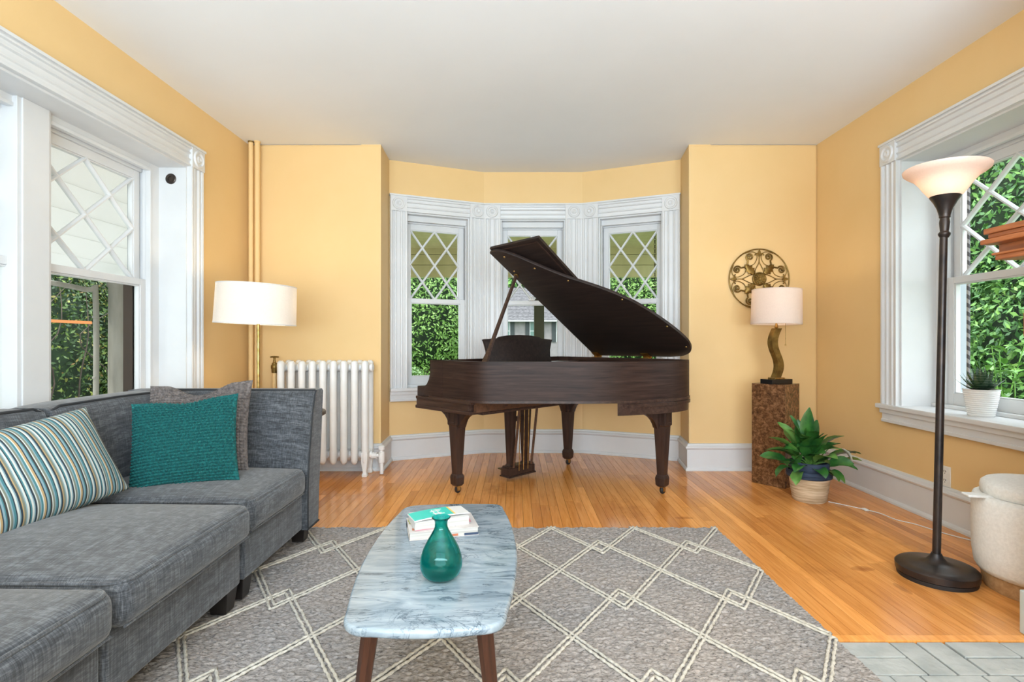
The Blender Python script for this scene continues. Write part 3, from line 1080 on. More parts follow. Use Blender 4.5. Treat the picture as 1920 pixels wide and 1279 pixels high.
def section(name, label, y0, y1, arm=False, seat_x=0.0):
    w = y1 - y0
    t = thing(name, label, 'sofa', (-1.6, (y0 + y1) / 2, .0), group='sectional sofa units')
    o = T(1.6, -(y0 + y1) / 2, 0)
    ya = y1 - .225 if arm else y1          # inner end of the seat
    g = .004
    mb = MB()
    mb.rbox((XB + .05, y0 + g, .115), (XF - .012, y1 - g - (.05 if arm else 0), .300), .012, 4, M=o)
    mb.build('base', M['sofa'], t, weld=True)
    # seat cushion with welted edge
    x1 = XF + seat_x + .018
    mb = MB()
    mb.rbox((-1.92, y0 + g, .300), (x1, ya - g, .438), .042, 8, (.012, 0, .040), o)
    sc = mb.build('seat_cushion', M['sofa'], t, weld=True)
    zz = .427
    mb = MB()
    rc, e_ = .045, .011
    ca, cb_ = y0 + g + e_ + rc, ya - g - e_ - rc
    cx_ = x1 - e_ - rc
    pth = [(-1.9, ca - rc, zz)] + [(cx_ + rc * math.sin(R(q)), ca - rc * math.cos(R(q)), zz) for q in range(0, 91, 15)] + [(cx_ + rc * math.cos(R(q)), cb_ + rc * math.sin(R(q)), zz) for q in range(0, 91, 15)] + [(-1.9, cb_ + rc, zz)]
    mb.tube(pth, .0055, 8, o)
    mb.build('piping', M['sofa'], sc)
    zb_ = .309
    MB().tube([(x1 - .012, y0 + .02, zb_), (x1 - .008, (y0 + ya) / 2, zb_), (x1 - .012, ya - .02, zb_)], .004, 8, o).build('piping', M['sofa'], sc)
    # raked backrest along the wall, softly crowned
    mb = MB()
    ye = y1 - .03 if arm else y1
    rings = []
    ny = 11
    for i in range(ny):
        yy = y0 + g + (ye - y0 - 2 * g) * i / (ny - 1)
        e = 1 - abs(2 * i / (ny - 1) - 1) ** 6
        k = .018 * (1 - (2 * i / (ny - 1) - 1) ** 2)
        sh = .985 + .015 * e
        rings.append([(XB, yy, .29), (XB, yy, .79 * sh), (XB + .015, yy, .812 * sh + .004), (XB + .07, yy, .826 * sh), (-1.905, yy, .824 * sh), (-1.880 + .3 * k, yy, .812 * sh), (-1.872 + k, yy, .78), (-1.850 + 1.5 * k, yy, .62), (-1.826 + 1.2 * k, yy, .45), (-1.82, yy, .30)])
    mb.loft(rings, o)
    bk = mb.build('backrest', M['sofa'], t, smooth=60)
    MB().tube([(-1.887, y0 + .012, .800), (-1.885, y0 + .05, .8185), (-1.876, (y0 + ye) / 2, .8235), (-1.885, ye - .05, .8185), (-1.887, ye - .012, .800)], .005, 8, o).build('piping', M['piping'], bk)

    def button(p, rot):
        MB().lathe([(.014, -.004), (.014, .003), (.010, .007), (.001, .009)], 14, o @ T(*p) @ rot).build('button', M['sofa'], t)
    for fy in ((.5,) if w < .6 else (.26, .74)):
        button((-1.838, y0 + (ya - y0) * fy, .655), RY(PI / 2 - .12))
    if arm:
        # end arm as high as the back, raked away from the seat
        mb = MB()
        prof = lambda dx: [(y1 - .225, .30), (y1 - .215, .45), (y1 - .165, .70), (y1 - .128, .806), (y1 - .112, .824), (y1 - .015, .826), (y1 + .004, .812), (y1 + .0, .78), (y1 - .055, .30), (y1 - .07, .115), (y1 - .225, .115)]
        rings = []
        for xx, d in ((XB + .02, 0), (-1.7, .006), (-1.4, .010), (-1.15, .004), (XF + .010, 0), (XF + .016, .004)):
            rings.append([(xx, y_ - (d if k_ < 4 else 0), z_) for k_, (y_, z_) in enumerate(prof(xx))])
        mb.loft(rings, o)
        am = mb.build('arm', M['sofa'], t, smooth=50, bevel=0)
        pp = [(XF + .018, y_ + .004, z_) for y_, z_ in [(y1 - .225, .125), (y1 - .225, .30), (y1 - .215, .45), (y1 - .165, .70), (y1 - .132, .800), (y1 - .115, .822)]]
        MB().tube(pp, .005, 8, o).build('piping', M['piping'], am)
        MB().tube([(XF + .016, y1 - .113, .825), (-1.9, y1 - .113, .8275)], .005, 8, o).build('piping', M['piping'], am)
        MB().tube([(XF + .018, y1 - .07, .117), (XF + .018, y1 - .225, .117)], .005, 8, o).build('piping', M['piping'], am)
        button((-1.46, y1 - .1885, .655), RX(PI / 2 - .25))
    for lx, ly_ in ((XF - .06, y0 + .05), (XF - .06, y1 - (.13 if arm else .05)), (XB + .10, y0 + .05), (XB + .10, y1 - .10)):
        h0, h1 = .030, .040
        mb = MB()
        mb.loft([[(lx + a * h, ly_ + b_ * h, z) for a, b_ in ((-1, -1), (1, -1), (1, 1), (-1, 1))] for h, z in ((h0, .029), (h1, .118))], o)
        mb.build('leg', M['walnutleg'], t, smooth=0, bevel=.003)
    return t


section('sofa_section', 'charcoal linen sofa end unit with buttoned arm beside the radiator', 2.155, 2.965, True)
section('sofa_section', 'charcoal linen armless sofa unit holding the striped pillow', 1.425, 2.135, False, .02)
section('sofa_section', 'charcoal linen armless sofa unit closest to the camera, cut by the frame', .70, 1.415, False, .02)


# ------------------------------------------------------------------ pillows
def pillow_mesh(w, h, t, n, dent=0.0, knit=None, pinch=.06, sag=0.0):
    """two-sided cushion in the x-z plane, front towards -y; knit(a, b) gives the relief"""
    mb = MB()
    n0 = n
    for sd in (-1, 1):
        v, f = [], []
        n = n0 if sd < 0 or not knit else n0 // 6
        for i in range(n + 1):
            a = 2 * i / n - 1
            for j in range(n + 1):
                b = 2 * j / n - 1
                k = ((1 - abs(a) ** 2.6) * (1 - abs(b) ** 2.6))
                th = t / 2 * max(0, k) ** .55
                x_ = w / 2 * a * (1 - pinch * (1 - b * b) * a * a)
                z_ = h / 2 * b * (1 - pinch * (1 - a * a) * b * b)
                if dent and b > 0:
                    z_ -= dent * h * b ** 3 * max(0, 1 - (a * 1.5) ** 2) ** 2
                    th *= 1 - .35 * dent * 6 * b ** 3 * max(0, 1 - (a * 1.6) ** 2)
                e = 0
                if knit and sd < 0:
                    e = knit(a, b) * min(1, k * 6 + .35)
                v.append((x_, sd * th - e, z_))
        for i in range(n):
            for j in range(n):
                q = (i * (n + 1) + j, (i + 1) * (n + 1) + j, (i + 1) * (n + 1) + j + 1, i * (n + 1) + j + 1)
                f.append(q if sd < 0 else q[::-1])
        mb.add(v, f)
    return mb


def knit_teal(a, b):
    r = (b + 1) / 2 * 30
    row = math.floor(r)
    fr_ = r - row
    cx = (a + 1) / 2 * 26 + (.5 if row % 2 else 0) + .12 * math.sin(row * 2.1)
    fc = cx - math.floor(cx)
    return .017 * (max(0, math.sin(PI * fr_)) ** .9) * (max(0, math.sin(PI * fc)) ** .8)


def knit_waffle(a, b):
    fr_ = ((b + 1) / 2 * 30) % 1
    fc = ((a + 1) / 2 * 32) % 1
    return .011 * (max(0, math.sin(PI * fr_)) ** .6) * (max(0, math.sin(PI * fc)) ** .6)


def pillow(name, label, mb, mt, loc, rot, weld=True):
    t = mb.build(name, mt, None, smooth=180, weld=weld)
    t.location = loc
    t.rotation_euler = rot
    tag(t, label, 'pillow', 'throw pillows on the sofa')
    return t


tl = pillow('throw_pillow', 'teal chunky-knit square pillow leaning on the sofa', pillow_mesh(.44, .40, .16, 270, .04, knit_teal), M['teal'], (-1.480, 2.395, .632), (R(-17), R(-5), R(14)))
mb = MB()
pts = []
for q in range(61):
    a = -1 + 2 * q / 60
    pts.append((a * .198, -.002 + .004 * math.sin(q * 1.9), .184 - .016 * max(0, 1 - (a * 1.5) ** 2) ** 2 + .004 * math.sin(q * 2.3)))
mb.tube(pts, .008, 8)
mb.build('knit_edge', M['teal'], tl)
pillow('throw_pillow', 'taupe waffle-knit pillow tucked behind the teal one', pillow_mesh(.475, .455, .14, 270, .12, knit_waffle), M['greyknit'], (-1.545, 2.605, .662), (R(-19), R(-3), R(10)))
pillow('throw_pillow', 'striped teal, navy and cream lumbar pillow lying against the sofa back', pillow_mesh(.80, .38, .19, 50, .0, None, .05), M['stripe'], (-1.735, 1.80, .605), (R(-27), R(-6), R(81)))

# ================================================================== RUG
rg = thing('area_rug', 'grey wool rug with cream raised diamond lattice under the coffee table', 'rug', (0, 2, 0))
rx0, rx1, ry0, ry1 = -1.78, 1.157, 1.05, 3.065
nx, ny = 400, 300
gx = np.linspace(rx0, rx1, nx)
gy = np.linspace(ry0, ry1, ny)
rs = np.random.RandomState(3)


def vnoise(fx, fy):
    h = rs.rand(int(np.ceil((ry1 - ry0) * fy)) + 3, int(np.ceil((rx1 - rx0) * fx)) + 3)
    X, Y = np.meshgrid((gx - rx0) * fx, (gy - ry0) * fy)
    i, j = X.astype(int), Y.astype(int)
    u, v_ = X - i, Y - j
    u, v_ = u * u * (3 - 2 * u), v_ * v_ * (3 - 2 * v_)
    return (h[j, i] * (1 - u) + h[j, i + 1] * u) * (1 - v_) + (h[j + 1, i] * (1 - u) + h[j + 1, i + 1] * u) * v_


Z = .011 + .009 * vnoise(50, 95) + .005 * vnoise(100, 140)
Xg, Yg = np.meshgrid(gx, gy)
edge = np.minimum(np.minimum(Xg - rx0, rx1 - Xg), np.minimum(Yg - ry0, ry1 - Yg))
Z = np.where(edge < 1e-6, .001, Z)
Xg = Xg + np.where(edge < 1e-6, .004 * (rs.rand(*Xg.shape) - .5), 0)
V = np.stack([Xg.ravel(), Yg.ravel() - 2, Z.ravel()], 1)
idx = np.arange(nx * ny).reshape(ny, nx)
F = np.stack([idx[:-1, :-1].ravel(), idx[:-1, 1:].ravel(), idx[1:, 1:].ravel(), idx[1:, :-1].ravel()], 1)
me = bpy.data.meshes.new('pile')
me.from_pydata(V.tolist(), [], F.tolist())
me.materials.append(M['rug'])
o = bpy.data.objects.new('pile', me)
COL.objects.link(o)
o.parent = rg
o['kind'] = 'stuff'


def clipseg(p, q):
    t0, t1 = 0.0, 1.0
    for a, d, lo, hi in ((p[0], q[0] - p[0], rx0 + .03, rx1 - .012), (p[1], q[1] - p[1], ry0, ry1 - .008)):
        if abs(d) < 1e-9:
            if a < lo or a > hi:
                return None
            continue
        u0, u1 = sorted(((lo - a) / d, (hi - a) / d))
        t0, t1 = max(t0, u0), min(t1, u1)
    if t1 - t0 < 1e-4:
        return None
    return [tuple(p[k] + (q[k] - p[k]) * t for k in (0, 1)) for t in (t0, t1)]


for row in range(-1, 3):
    yc = 1.92 + .56 * row
    for ph in (0, 1):
        knots = []
        for k in range(-6, 5):
            up = ((k + ph) % 2 == 0)
            knots.append((.44 + .47 * k, yc + (.35 if up else -.35)))
        for off in (-.0095, .0095):
            mb, last = MB(), None
            for p, q in zip(knots, knots[1:]):
                dx, dy = q[0] - p[0], q[1] - p[1]
                L = math.hypot(dx, dy)
                # keeps both cords parallel through the turns
                sgn = 1 if dy > 0 else -1
                o2 = off / (.47 / L)
                sg = clipseg((p[0], p[1] + o2), (q[0], q[1] + o2))
                if not sg:
                    continue
                a, b = sg
                L = math.hypot(b[0] - a[0], b[1] - a[1])
                n_ = max(2, int(L / .012))
                pts, rad = [], []
                for s in range(n_ + 1):
                    t = s / n_
                    j = .0028 * noise.noise((a[0] * 9 + t * L * 60, off * 50, row))
                    nxv, nyv = -(b[1] - a[1]) / L, (b[0] - a[0]) / L
                    pts.append((a[0] + (b[0] - a[0]) * t + nxv * j, a[1] + (b[1] - a[1]) * t + nyv * j - 2, .0225))
                    rad.append(.0058 + .0018 * math.sin(t * L * 330 + off * 90) + .0012 * noise.noise((t * L * 90, row, ph)))
                if last and (Vector(last) - Vector(a)).length > .01 and mb.v:
                    mb.build('cream_cord', M['rugline'], rg, smooth=180)
                    mb = MB()
                last = b
                mb.tube(pts, rad, 6, flat=.8)
            if mb.v:
                mb.build('cream_cord', M['rugline'], rg, smooth=180)

# ================================================================== RADIATOR AND PIPES
rd = thing('radiator', 'white cast-iron column radiator against the yellow wall behind the sofa', 'radiator', (-1.545, 4.36, 0))
sec_mb = MB()
zb_, zt_, yf, yk = .135, .905, -.075, .075
for y_ in (yf, yk):
    sec_mb.loft([[(rx * math.cos(2 * PI * i / 14), y_ + ry * math.sin(2 * PI * i / 14), z) for i in range(14)] for z, rx, ry in ((zb_ - .035, .012, .014), (zb_ - .022, .022, .028), (zb_, .027, .036), (zb_ + .05, .0275, .034), (zt_ - .06, .0275, .034), (zt_ - .01, .029, .036), (zt_ + .015, .026, .033), (zt_ + .028, .013, .018))])
hub = [(.001, -.04), (.028, -.04), (.032, -.02), (.032, .02), (.028, .04), (.001, .04)]
for z in (zb_ + .03, zt_ - .03):
    sec_mb.lathe(hub, 14, T(0, 0, z) @ RY(PI / 2))
    sec_mb.rbox((-.024, yf, z - .035), (.024, yk, z + .04), .02, 3)
sx0 = -.338
s0 = sec_mb.build('section', M['radiator'], rd, weld=False, smooth=60)
s0.location = (sx0, 0, 0)
for k in range(1, 9):
    dup(s0, parent=rd, loc=(sx0 + k * .0845, 0, 0))
for k in (0, 8):
    for y_ in (yf, yk):
        x_ = sx0 + k * .0845
        mb = MB().loft([[(x_ + a * h, y_ + b_ * h * 1.2, z) for a, b_ in ((-1, -1), (1, -1), (1, 1), (-1, 1))] for h, z in ((.020, 0), (.021, .02), (.014, .035), (.024, .12), (.026, .20))])
        mb.build('foot', M['radiator'], rd, smooth=30, bevel=.004)
mb = MB().lathe([(.001, 0), (.034, 0), (.034, .012), (.026, .018), (.001, .018)], 16, T(sx0 + 8 * .0845 + .03, 0, zt_ - .03) @ RY(PI / 2))
mb.build('end_plug', M['radiator'], rd)
mb = MB()
xr = sx0 + 8 * .0845
mb.tube([(xr, 0, zb_ + .02), (xr + .10, 0, zb_ + .02)], .014, 10)
mb.lathe([(.026, -.02), (.026, .02)], 8, T(xr + .055, 0, zb_ + .02) @ RY(PI / 2))
mb.lathe([(.012, -.15), (.015, -.148), (.015, -.06), (.024, -.055), (.026, .0), (.024, .025), (.016, .03), (.016, .045), (.026, .05), (.028, .075), (.014, .085)], 14, T(xr + .115, 0, zb_ + .02))
mb.build('return_valve', M['radiator'], rd)
xl = sx0
mb = MB()
mb.tube([(xl, 0, zt_ - .03), (xl - .06, 0, zt_ - .03)], .013, 10)
mb.build('feed_pipe', M['radiator'], rd)
mb = MB().lathe([(.016, .02), (.016, zt_ - .07)], 14, T(xl - .085, 0, 0))
mb.build('riser_pipe', M['wall'], rd, label='riser pipe painted the yellow of the wall')
mb = MB()
mb.lathe([(.021, zt_ - .075), (.023, zt_ - .06), (.023, zt_ - .045), (.027, zt_ - .035), (.027, zt_ - .015), (.020, zt_ - .005), (.020, zt_ + .005), (.011, zt_ + .012), (.008, zt_ + .035), (.010, zt_ + .05)], 14, T(xl - .085, 0, 0))
v_ = mb.build('air_valve', M['brassd'], rd, label='aged brass valve with a wheel handle')
mb = MB()
for k in range(2):
    mb.tube([(xl - .085 + .028 * math.cos(k * PI / 2), .028 * math.sin(k * PI / 2), zt_ + .055), (xl - .085, 0, zt_ + .058), (xl - .085 - .028 * math.cos(k * PI / 2), -.028 * math.sin(k * PI / 2), zt_ + .055)], .006, 8)
mb.tube([(xl - .085 + .03 * math.cos(a * PI / 10), .03 * math.sin(a * PI / 10), zt_ + .055) for a in range(20)], .005, 6, closed=True)
mb.build('valve_handle', M['brassd'], v_)

for k, (px_, r_) in enumerate(((-2.195, .019), (-2.142, .021))):
    t = thing('heating_pipe', ('thin yellow-painted riser pipe in the corner, the one touching the window wall', 'yellow-painted riser pipe in the corner, the one on the lamp side')[k], 'pipe', (px_, 4.43, 0), group='riser pipes in the corner')
    MB().lathe([(r_, 0), (r_, ZC - .002)], 16).build('pipe', M['wall'], t)
    MB().lathe([(r_ + .001, ZC - .012), (r_ + .004, ZC - .011), (r_ + .005, ZC - .001), (r_, ZC - .001)], 20).build('ceiling_collar', (M['brassd'], M['wall'])[k], t)

# ================================================================== LAMPS
fl_ = thing('floor_lamp', 'brass floor lamp with wide white drum shade behind the sofa', 'lamp', (-1.715, 3.56, 0))
MB().lathe([(.001, 0), (.115, 0), (.118, .008), (.112, .018), (.03, .026), (.014, .04), (.012, .06)], 32).build('base', M['brass'], fl_)
MB().tube([(0, 0, .05), (0, 0, 1.44)], .0095, 12).build('pole', M['brass'], fl_)
SM = T(-.012, 0, 1.33) @ RY(R(2.4))
mb = MB()
mb.lathe([(.252, -.128), (.245, .128)], 56, SM, cap=False)
mb.lathe([(.243, .128), (.250, -.128)], 56, SM, cap=False)
sh = mb.build('shade', M['shade'], fl_, recalc=False)
mb = MB()
for z, r_ in ((-.128, .251), (.128, .244)):
    mb.tube([(r_ * math.cos(a * PI / 28), r_ * math.sin(a * PI / 28), z) for a in range(56)], .0035, 6, SM, closed=True)
mb.build('shade_rim', M['white'], sh)
mb = MB()
for k in range(3):
    a = k * 2 * PI / 3 + .5
    mb.tube([(0, 0, .09), (.243 * math.cos(a), .243 * math.sin(a), .122)], .003, 6, SM)
mb.build('shade_spider', M['brass'], fl_)
MB().lathe([(.001, 1.245), (.018, 1.25), (.03, 1.29), (.024, 1.33), (.012, 1.35), (.001, 1.352)], 16, T(.0, 0, 0)).build('bulb', M['plastic'], fl_)
lamp_light('floor_lamp_glow', (.0, 0, 1.392), 8.5, (1, .80, .54), .05, fl_)

ped = thing('pedestal', 'square burl-wood pedestal standing in the right corner under the lamp', 'pedestal', (1.987, 3.927, 0), R(130))
mb = MB().box((0, -.25, 0), (.25, 0, .765))
mb.build('body', M['burl'], ped, smooth=0, bevel=.002)
pc = Vector((1.987, 3.927, 0)) + Vector((.0154, .1761, 0)) * 1.0
tl_ = thing('table_lamp', 'brass wave-stem table lamp with pale linen shade on the burl pedestal', 'lamp', (pc.x - .008, pc.y - .03, .765), R(22))
MB().box((-.105, -.055, 0), (.105, .055, .035)).build('base', M['black'], tl_, smooth=0, bevel=.002)
MB().box((-.050, -.035, .035), (.050, .035, .047)).build('base_plate', M['brass'], tl_, smooth=0, bevel=.002)
mb = MB()
rings = []
for i in range(33):
    z = .047 + .375 * i / 32
    u = i / 32
    cx = -.012 + .034 * math.sin(u * 2 * PI * 1.0 + .15) * (1) + .012 * u
    rings.append([(cx + a * .030, b_ * .022, z) for a, b_ in ((-1, -1), (1, -1), (1, 1), (-1, 1))])
mb.loft(rings)
mb.build('wave_stem', M['brassd'], tl_, smooth=40)
mb = MB().lathe([(.008, .42), (.014, .43), (.010, .445), (.006, .46), (.006, .70), (.009, .705), (.009, .725), (.001, .73)], 14)
mb.build('stem_neck', M['brass'], tl_)
SM = T(0, 0, .585) @ RY(R(1.2))
mb = MB()
mb.lathe([(.180, -.130), (.175, .130)], 56, SM, cap=False)
mb.lathe([(.173, .130), (.178, -.130)], 56, SM, cap=False)
sh = mb.build('shade', M['shade2'], tl_, recalc=False)
mb = MB()
for z, r_ in ((-.130, .179), (.130, .174)):
    mb.tube([(r_ * math.cos(a * PI / 28), r_ * math.sin(a * PI / 28), z) for a in range(56)], .003, 6, SM, closed=True)
mb.build('shade_rim', M['shade2'], sh)
MB().tube([(.06, -.03, .46), (.061, -.03, .30)], .0016, 6).build('pull_chain', M['brass'], tl_)
MB().lathe([(.001, -.007), (.006, -.003), (.006, .003), (.001, .007)], 10, T(.061, -.03, .295)).build('chain_ball', M['brass'], tl_)
MB().lathe([(.001, .52), (.018, .525), (.03, .565), (.022, .61), (.001, .62)], 16).build('bulb', M['plastic'], tl_)
lamp_light('table_lamp_glow', (.0, 0, .668), 3, (1, .78, .52), .04, tl_)

to = thing('torchiere_lamp', 'dark bronze torchiere floor lamp with frosted glass bowl by the right window', 'lamp', (1.935, 2.45, 0))
MB().lathe([(.001, 0), (.150, 0), (.152, .012), (.152, .018)], 48).build('base_pad', M['blackm'], to)
MB().lathe([(.150, .018), (.156, .022), (.158, .050), (.150, .058), (.120, .064), (.070, .070), (.040, .080), (.026, .098), (.020, .112), (.001, .112)], 48).build('base', M['bronze'], to)
PT = (.034, 0, 1.58)
mb = MB().tube([(0, 0, .10), (.013, 0, .62), (.0235, 0, 1.1), PT], [.0165, .0165, .016, .0155], 16)
mb.build('pole', M['bronze'], to)
QT = T(.036, 0, 1.56) @ RY(R(1.5))
mb = MB().lathe([(.016, 0), (.023, .012), (.024, .02), (.017, .03), (.019, .05), (.021, .07), (.018, .09), (.022, .094), (.022, .102), (.024, .11), (.031, .135), (.045, .165), (.058, .185), (.060, .190), (.050, .192), (.001, .185)], 24, QT)
mb.build('socket_cup', M['bronze'], to)
mb = MB().tube([(.040, -.01, 1.735), (.072, -.012, 1.742)], .003, 6)
mb.build('switch', M['blackm'], to)
BT = T(.041, 0, 1.745) @ RY(R(1.5))
mb = MB()
bowl = [(.046, -.004), (.066, .012), (.086, .040), (.102, .066), (.124, .092), (.148, .108), (.162, .120), (.165, .132)]
mb.lathe(bowl + [(.161, .133)] + [(r_ - .004, z + .004) for r_, z in bowl[::-1]], 56, BT, cap=False)
mb.build('glass_bowl', M['alabaster'], to, smooth=60)
lamp_light('torchiere_glow', (.042, -.0, 1.835), 2.2, (1, .80, .60), .05, to)

# small round side table behind the sofa arm
st = thing('side_table', 'small dark round pedestal table mostly hidden behind the sofa arm', 'table', (-1.455, 3.37, 0))
MB().lathe([(.001, .615), (.235, .615), (.245, .622), (.245, .640), (.238, .645), (.001, .645)], 48).build('top', M['darkwood'], st)
MB().lathe([(.02, .62), (.03, .58), (.022, .5), (.034, .36), (.024, .25), (.036, .2), (.036, .12), (.02, .10)], 20).build('column', M['darkwood'], st)
for k in range(3):
    a = R(-22 + 120 * k)
    pts = [(.02, 0, .17), (.08, 0, .16), (.15, 0, .09), (.20, 0, .03), (.245, 0, .012)]
    MB().tube([tuple(RZ(a) @ Vector(p)) for p in pts], [.016, .016, .014, .013, .014], 10).build('leg', M['darkwood'], st)

# ================================================================== COFFEE TABLE
ct = thing('coffee_table', 'marble-topped coffee table with splayed walnut legs on the rug', 'table', (0, 0, 0))
C4 = [(-.425, 1.262), (-.018, 1.277), (-.050, 2.255), (-.468, 2.232)]


def rounded(corners, bulge, rad, n=7, m=8):
    """corner list counter-clockwise; sides bow outwards by bulge[i]; corners rounded with radius rad[i]"""
    pts = []
    k = len(corners)
    for i in range(k):
        p0, p, p1 = Vector(corners[i - 1]), Vector(corners[i]), Vector(corners[(i + 1) % k])
        d0, d1 = (p0 - p).normalized(), (p1 - p).normalized()
        a, b = p + d0 * rad[i], p + d1 * rad[i]
        for q in range(n + 1):
            t = q / n
            pts.append(a * (1 - t) ** 2 + p * 2 * t * (1 - t) + b * t * t)
        e = p1 + (p - p1).normalized() * rad[(i + 1) % k]
        nrm = Vector(((e - b).y, -(e - b).x)).normalized()
        for q in range(1, m):
            t = q / m
            pts.append(b + (e - b) * t + nrm * (bulge[i] * 4 * t * (1 - t)))
    return [tuple(p) for p in pts]


tp = rounded(C4, [.012, .040, .008, .034], [.085, .075, .065, .085])
mb = MB()
mb.loft([[(x_, y_, z) for x_, y_ in offset_poly(tp, d)] for d, z in ((.010, .376), (.003, .378), (0, .383), (0, .392), (.002, .397), (.006, .3995), (.008, .400))])
mb.build('marble_top', M['marble'], ct, smooth=60)
ap = offset_poly(rounded([(-.37, 1.37), (-.075, 1.38), (-.10, 2.15), (-.42, 2.14)], [0] * 4, [.03] * 4), 0)
MB().prism(ap, .345, .3765).build('apron', M['walnut'], ct, smooth=40)
for (x_, y_, dx, dy) in ((-.372, 1.392, -.045, -.012), (-.083, 1.392, .035, -.012), (-.105, 2.12, .05, .06), (-.415, 2.12, -.05, .06)):
    mb = MB()
    rings = []
    for t, h in ((0, .024), (.55, .020), (1, .0125)):
        cx, cy, z = x_ + dx * t, y_ + dy * t, .370 - .341 * t
        rings.append([(cx + h * math.cos(a), cy + h * math.sin(a) * 1.0, z) for a in [R(q) for q in (20, 70, 110, 160, 200, 250, 290, 340)]])
    mb.loft(rings)
    mb.build('leg', M['walnut'], ct, smooth=30)

# vase
va = thing('vase', 'teal green bubbled glass vase on the marble table in front of the books', 'vase', (-.213, 1.535, .4003))
VZ = .90
prof = [(.001, 0), (.028, .001), (.042, .006), (.054, .020), (.0605, .040), (.061, .055), (.058, .075), (.051, .098), (.040, .122), (.029, .142), (.022, .156), (.0185, .166), (.0180, .178), (.020, .188), (.0265, .1945)]
inn = [(r_ - .0035, max(z, .006) + (.0 if z > .01 else .002)) for r_, z in prof[2:][::-1]]
mb = MB().lathe([(r_, z * VZ) for r_, z in prof + [(.0272, .1965), (.0250, .1975)] + inn + [(.001, .007)]], 48, cap=False)
mb.build('glass', M['vase'], va, smooth=60)

# books
M['cover1'] = vary(mat('pale_pink_cover', (.7, .6, .58), .35), (.52, .48, .47), (.62, .59, .58), (1, 1, 1), 20)
M['cover2'] = mat('white_cover', (.62, .615, .61), .35)
M['pages'] = vary(mat('page_edges', (.7, .68, .64), .8), (.42, .41, .39), (.60, .585, .565), (1, 1, 240), 2)
M['teal_print'] = mat('aqua_print', (.03, .52, .44), .35)
M['yellow_print'] = mat('yellow_print', (.75, .50, .10), .4)
M['white_print'] = mat('white_print', (.66, .66, .66), .4)
M['red_print'] = mat('rust_print', (.50, .16, .08), .4)
M['navy_print'] = mat('navy_print', (.03, .05, .10), .4)
M['olive_print'] = mat('olive_print', (.35, .36, .06), .4)
M['pink_print'] = mat('pink_print', (.62, .18, .26), .4)
b1 = thing('book', 'larger pale hardcover book at the bottom of the stack on the marble table', 'book', (-.362, 1.822, .4005), R(15), 'books on the coffee table')
w, h = .242, .165
MB().box((.003, .003, .0022), (w - .003, h - .002, .0258)).build('pages', M['pages'], b1, smooth=0)
mb = MB()
mb.box((0, 0, 0), (w, h, .0022)); mb.box((0, 0, .0258), (w, h, .028)); mb.box((0, h - .003, 0), (w, h, .028))
mb.build('cover', M['cover1'], b1, smooth=0)
for (a, nm, mm_) in (((.012, .02, .028), 'red_print', 0), ((.006, .09, .028), 'olive_print', 1), ((.004, .115, .028), 'olive_print', 0), ((.012, .140, .028), 'pink_print', 1)):
    MB().box((a[0], a[1], .028), (a[0] + .028, a[1] + .022, .0284)).build('cover_print', M[nm], b1, smooth=0)
MB().box((.145, -.0006, .004), (.168, 0, .011)).build('spine_print', M['red_print'], b1, smooth=0)
MB().box((.190, -.0006, .002), (.240, 0, .010)).build('spine_print', M['navy_print'], b1, smooth=0)
MB().box((-.0006, h - .03, .001), (0, h - .004, .027)).build('spine_print', M['navy_print'], b1, smooth=0)
for k in range(9):
    MB().box((.118 + k * .007, .028 + .002 * (k % 3), .028), (.123 + k * .007, .036 + .004 * (k % 2), .0284)).build('title_stroke', M['navy_print'], b1, smooth=0)
MB().box((.19, .06, .028), (.225, .10, .0283)).build('cover_print', M['pink_print'], b1, smooth=0)
b2 = thing('book', 'thick white paperback book resting on the pale hardcover', 'book', (-.345, 1.838, .429), R(22), 'books on the coffee table')
w, h = .195, .120
MB().box((.001, .001, .0012), (w - .001, h - .001, .0268)).build('pages', M['pages'], b2, smooth=0)
mb = MB()
mb.box((0, 0, 0), (w, h, .0012)); mb.box((0, 0, .0268), (w, h, .028)); mb.box((0, 0, 0), (.0012, h, .028))
mb.build('cover', M['cover2'], b2, smooth=0)
MB().box((.0, -.0005, .0006), (.07, 0, .0024)).build('cover_print', M['pink_print'], b2, smooth=0)
b3 = thing('booklet', 'aqua booklet with a white end lying on top of the book stack', 'booklet', (-.348, 1.842, .4573), R(27), 'books on the coffee table')
w, h = .205, .090
mb = MB()
mb.loft([[(x_, y_, z + .006 * (1 - ((x_ - .11) / .11) ** 2)) for x_, y_ in ([(w * q / 8, 0) for q in range(9)] + [(w * q / 8, h) for q in range(8, -1, -1)])] for z in (0, .004)])
mb.build('cover', M['white_print'], b3, smooth=0)


def patch(x0, x1, y0, y1, mt, nm='cover_print', e=.0006):
    n_ = 6
    xs = [x0 + (x1 - x0) * q / n_ for q in range(n_ + 1)]
    f = lambda x_: .006 * (1 - ((x_ - .11) / .11) ** 2) + .004
    mb = MB().loft([[(x_, y_, f(x_) + d) for x_, y_ in ([(q, y0) for q in xs] + [(q, y1) for q in xs[::-1]])] for d in (.0001, e)])
    return mb.build(nm, mt, b3, smooth=0)


patch(.002, .145, .002, h - .002, M['teal_print'])
patch(.145, .152, .002, h - .002, M['yellow_print'])
for (a, b_, c, d) in ((.082, .086, .015, .075), (.098, .102, .015, .075), (.076, .110, .030, .035), (.074, .112, .055, .060), (.088, .118, .021, .025), (.09, .12, .068, .072)):
    patch(a, b_, c, d, M['white_print'], 'title_stroke', .0010)

